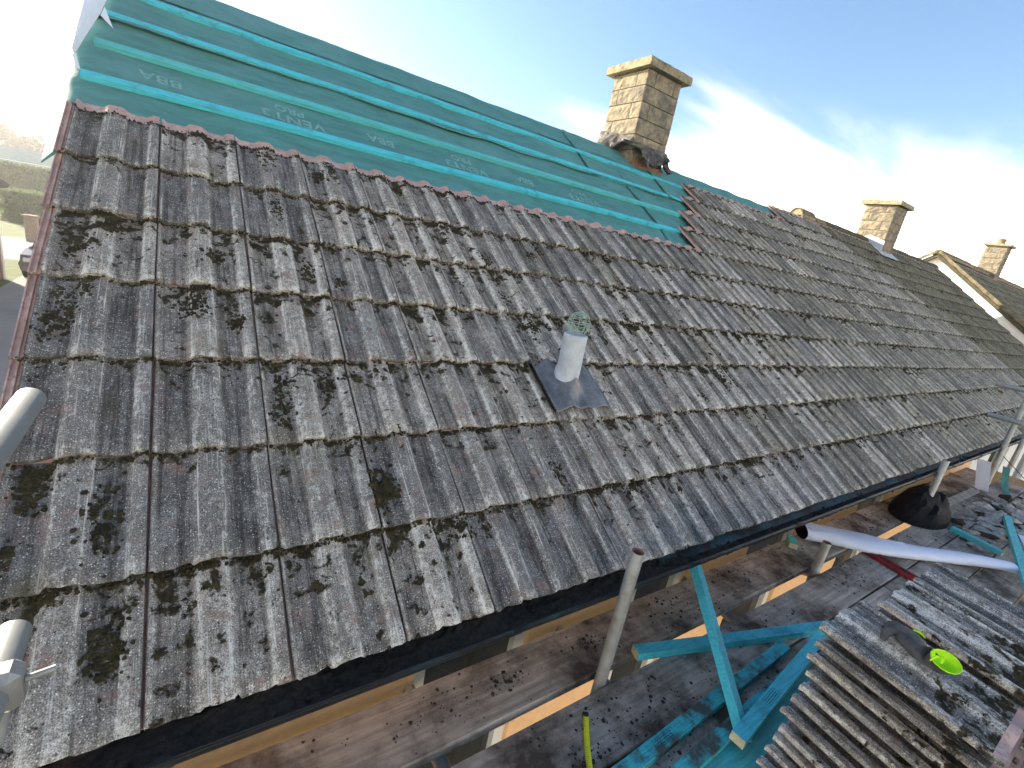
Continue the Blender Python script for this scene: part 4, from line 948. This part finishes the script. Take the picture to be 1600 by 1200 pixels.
def leafy(name, c, d, n, leaf, mat, label, cat, seed, box=True, trunk=None, group=None):
    rng = random.Random(seed); t = thing(name, (c[0], c[1], -EZ), label, cat, group); mb = MB()
    for _ in range(n):
        if box:
            f = rng.random(); p = [rng.uniform(-1, 1) for _ in range(3)]; k = rng.choice((0, 1, 2, 2)); p[k] = rng.choice((-1, 1)) * rng.uniform(.86, 1.02)
            if k == 2: p[2] = abs(p[2])
            s_ = 1 + .06 * nz(p[0] * 4 + seed, p[1] * 4, p[2] * 4)
            q = Vector((c[0] + p[0] * d[0] * s_, c[1] + p[1] * d[1] * s_, c[2] + p[2] * d[2] * s_))
        else:
            v = Vector((rng.gauss(0, 1), rng.gauss(0, 1), rng.gauss(0, 1))).normalized() * rng.uniform(.55, 1.0) ; s_ = 1 + .45 * nz(v.x * 2.2 + seed, v.y * 2.2, v.z * 2.2)
            q = Vector((c[0] + v.x * d[0] * s_, c[1] + v.y * d[1] * s_, c[2] + v.z * d[2] * s_))
        a = Vector((rng.gauss(0, 1), rng.gauss(0, 1), rng.gauss(0, 1))).normalized(); b = a.orthogonal().normalized(); l = leaf * rng.uniform(.6, 1.4)
        mb.quad(q - a * l - b * l * .5, q + a * l - b * l * .5, q + a * l * .8 + b * l * .5, q - a * l * .8 + b * l * .5)
    mb.build('foliage', M[mat], t)
    k = MB()
    if box: k.box((c[0], c[1], c[2]), (d[0] * 1.7, d[1] * 1.7, d[2] * 1.8)); k.build('inner_twigs', M['hedge'], t)
    else: k.tube([(c[0], c[1], -EZ), (c[0] + .1, c[1], c[2] - d[2] * .5), (c[0], c[1], c[2] + d[2] * .4)], [.3, .22, .06], 8); k.build('trunk', M['bark'], t)
leafy('hedge', (-7.6, 40, -1.75), (1.1, 1.6, .85), 2600, .08, 'hedge', 'clipped rounded green hedge at the end of the driveway', 'hedge', 1)
leafy('hedge', (-13, 52, -1.0), (5.5, 1.2, 1.35), 3800, .14, 'hedge', 'long wild green hedge behind the clipped one', 'hedge', 2)
gr_ = thing('garage', (-14.5, 74, -EZ), 'long low outbuilding with pale green sheet roof behind the hedges', 'outbuilding')
mb = MB(); mb.box((-14.5, 76, -1.1), (14, 6, 3.0)); mb.build('wall', M['white_wall'], gr_); mb = MB(); mb.bar((-14.5, 72.4, .1), (-14.5, 77, 1.7), 14.6, .12); mb.bar((-14.5, 80, .1), (-14.5, 77, 1.7), 14.6, .12); mb.build('roof', M['garage'], gr_)
for i, (x, y, r) in enumerate(((-27, 122, 3.6), (-21.5, 118, 2.8), (-33, 126, 4.2), (-16.5, 121, 3.0))):
    leafy('tree', (x, y, -EZ + r * 1.45), (r * 1.2, r, r), 2200, .28, 'leaf', ('second largest', 'smallest', 'largest', 'second smallest')[i] + ' olive green tree on the skyline behind the outbuilding', 'tree', 10 + i, False, group='trees on the skyline behind the outbuilding')
pl = MB(); pl.box((-5.85, 30.2, -2.05), (.42, .42, 1.1), bev=.02); pl.box((-5.85, 30.2, -1.46), (.54, .54, .09), bev=.02); pl.thing('gate_pillar', M['brick'], 'brick gate pillar with flat stone cap by the lawn', 'pillar')
# parked car
car = thing('parked_car', (-3.4, 21.8, -EZ), 'grey hatchback parked at the end of the concrete driveway', 'car')
mb = MB(); cxs = [(-2.0, .45, .62), (-1.9, .30, .80), (-1.2, .28, .92), (-.55, .28, .98), (.2, .28, 1.0), (1.2, .28, .98), (1.85, .30, .92), (2.0, .45, .75)]
def sect(y, zb, zt_, w, zo=0): return [Vector((-3.4 + w * sx, 21.8 + y, -EZ + z)) for sx, z in ((-1, zb), (1, zb), (1.03, (zb + zt_) / 2), (.97, zt_), (-.97, zt_), (-1.03, (zb + zt_) / 2))]
mb.loft([sect(y, a, b, .84) for y, a, b in cxs], True, 0, False, True); mb.build('body', M['car'], car)
mb = MB(); mb.loft([[Vector((-3.4 + w * sx, 21.8 + y, -EZ + z)) for sx, z in ((-1, .95), (1, .95), (.86, zt_), (-.86, zt_))] for y, zt_, w in ((-1.15, .99, .78), (-.35, 1.42, .72), (.9, 1.45, .72), (1.75, 1.02, .78))], True, 0, False, True); mb.build('cabin', M['glass'], car)
mb = MB(); mb.box((-3.4, 22.1, -EZ + 1.455), (1.20, 1.2, .03)); mb.build('roof_panel', M['car'], car)
for sx in (-1, 1):
    for y in (-1.25, 1.3):
        mb = MB(); mb.tube([(-3.4 + sx * .74, 21.8 + y, -EZ + .31), (-3.4 + sx * .90, 21.8 + y, -EZ + .31)], .31, 18); w_ = mb.build('wheel', M['tyre'], car)
        mb = MB(); mb.tube([(-3.4 + sx * .89, 21.8 + y, -EZ + .31), (-3.4 + sx * .91, 21.8 + y, -EZ + .31)], .19, 14); mb.build('rim', M['galv'], w_)
    mb = MB(); mb.box((-3.4 + sx * .6, 21.8 - 1.97, -EZ + .66), (.3, .1, .13), bev=.02); mb.build('headlight', M['upvc'], car)

# ------------------------------------------------------------------ bare tree beyond the far house
tr = thing('bare_tree', (46, 7.2, -EZ), 'leafless winter tree standing beyond the far house', 'tree'); rng = random.Random(4); mb = MB(); tw = MB()
def branch(p, d, L, r, depth):
    q = p + d * L; mid = p.lerp(q, .5) + Vector((rng.uniform(-1, 1), rng.uniform(-1, 1), 0)) * L * .05
    (mb if depth < 3 else tw).tube([p, mid, q], [r, r * .82, r * .62], 6 if depth < 3 else 4, 0, False)
    if depth >= 6: return
    for _ in range(3 if depth < 4 else 2):
        nd = (d + Vector((rng.gauss(0, .5), rng.gauss(0, .5), rng.uniform(-.1, .4)))).normalized(); branch(p.lerp(q, rng.uniform(.65, 1)), nd, L * rng.uniform(.62, .82), r * .58, depth + 1)
branch(Vector((46, 7.2, -EZ)), Vector((0, 0, 1)), 2.6, .20, 0)
mb.build('trunk', M['bark'], tr); tw.build('crown', M['bark'], tr)

# ------------------------------------------------------------------ thin haze volume, added to suggest lens glare and fade the distance
hm = bpy.data.materials.new('glare_haze'); hm.use_nodes = True; ht = hm.node_tree; ht.nodes.clear()
ho = ht.nodes.new('ShaderNodeOutputMaterial'); hv = ht.nodes.new('ShaderNodeVolumePrincipled')
hv.inputs['Color'].default_value = (0.92, 0.95, 1.0, 1); hv.inputs['Density'].default_value = 0.0010; hv.inputs['Anisotropy'].default_value = 0.6
ht.links.new(hv.outputs[0], ho.inputs['Volume'])
mb = MB(); mb.box((0, 0, 5.5 - EZ), (620, 620, 13)); hz = mb.build('added_glare_haze', hm); props(hz, kind='stuff')
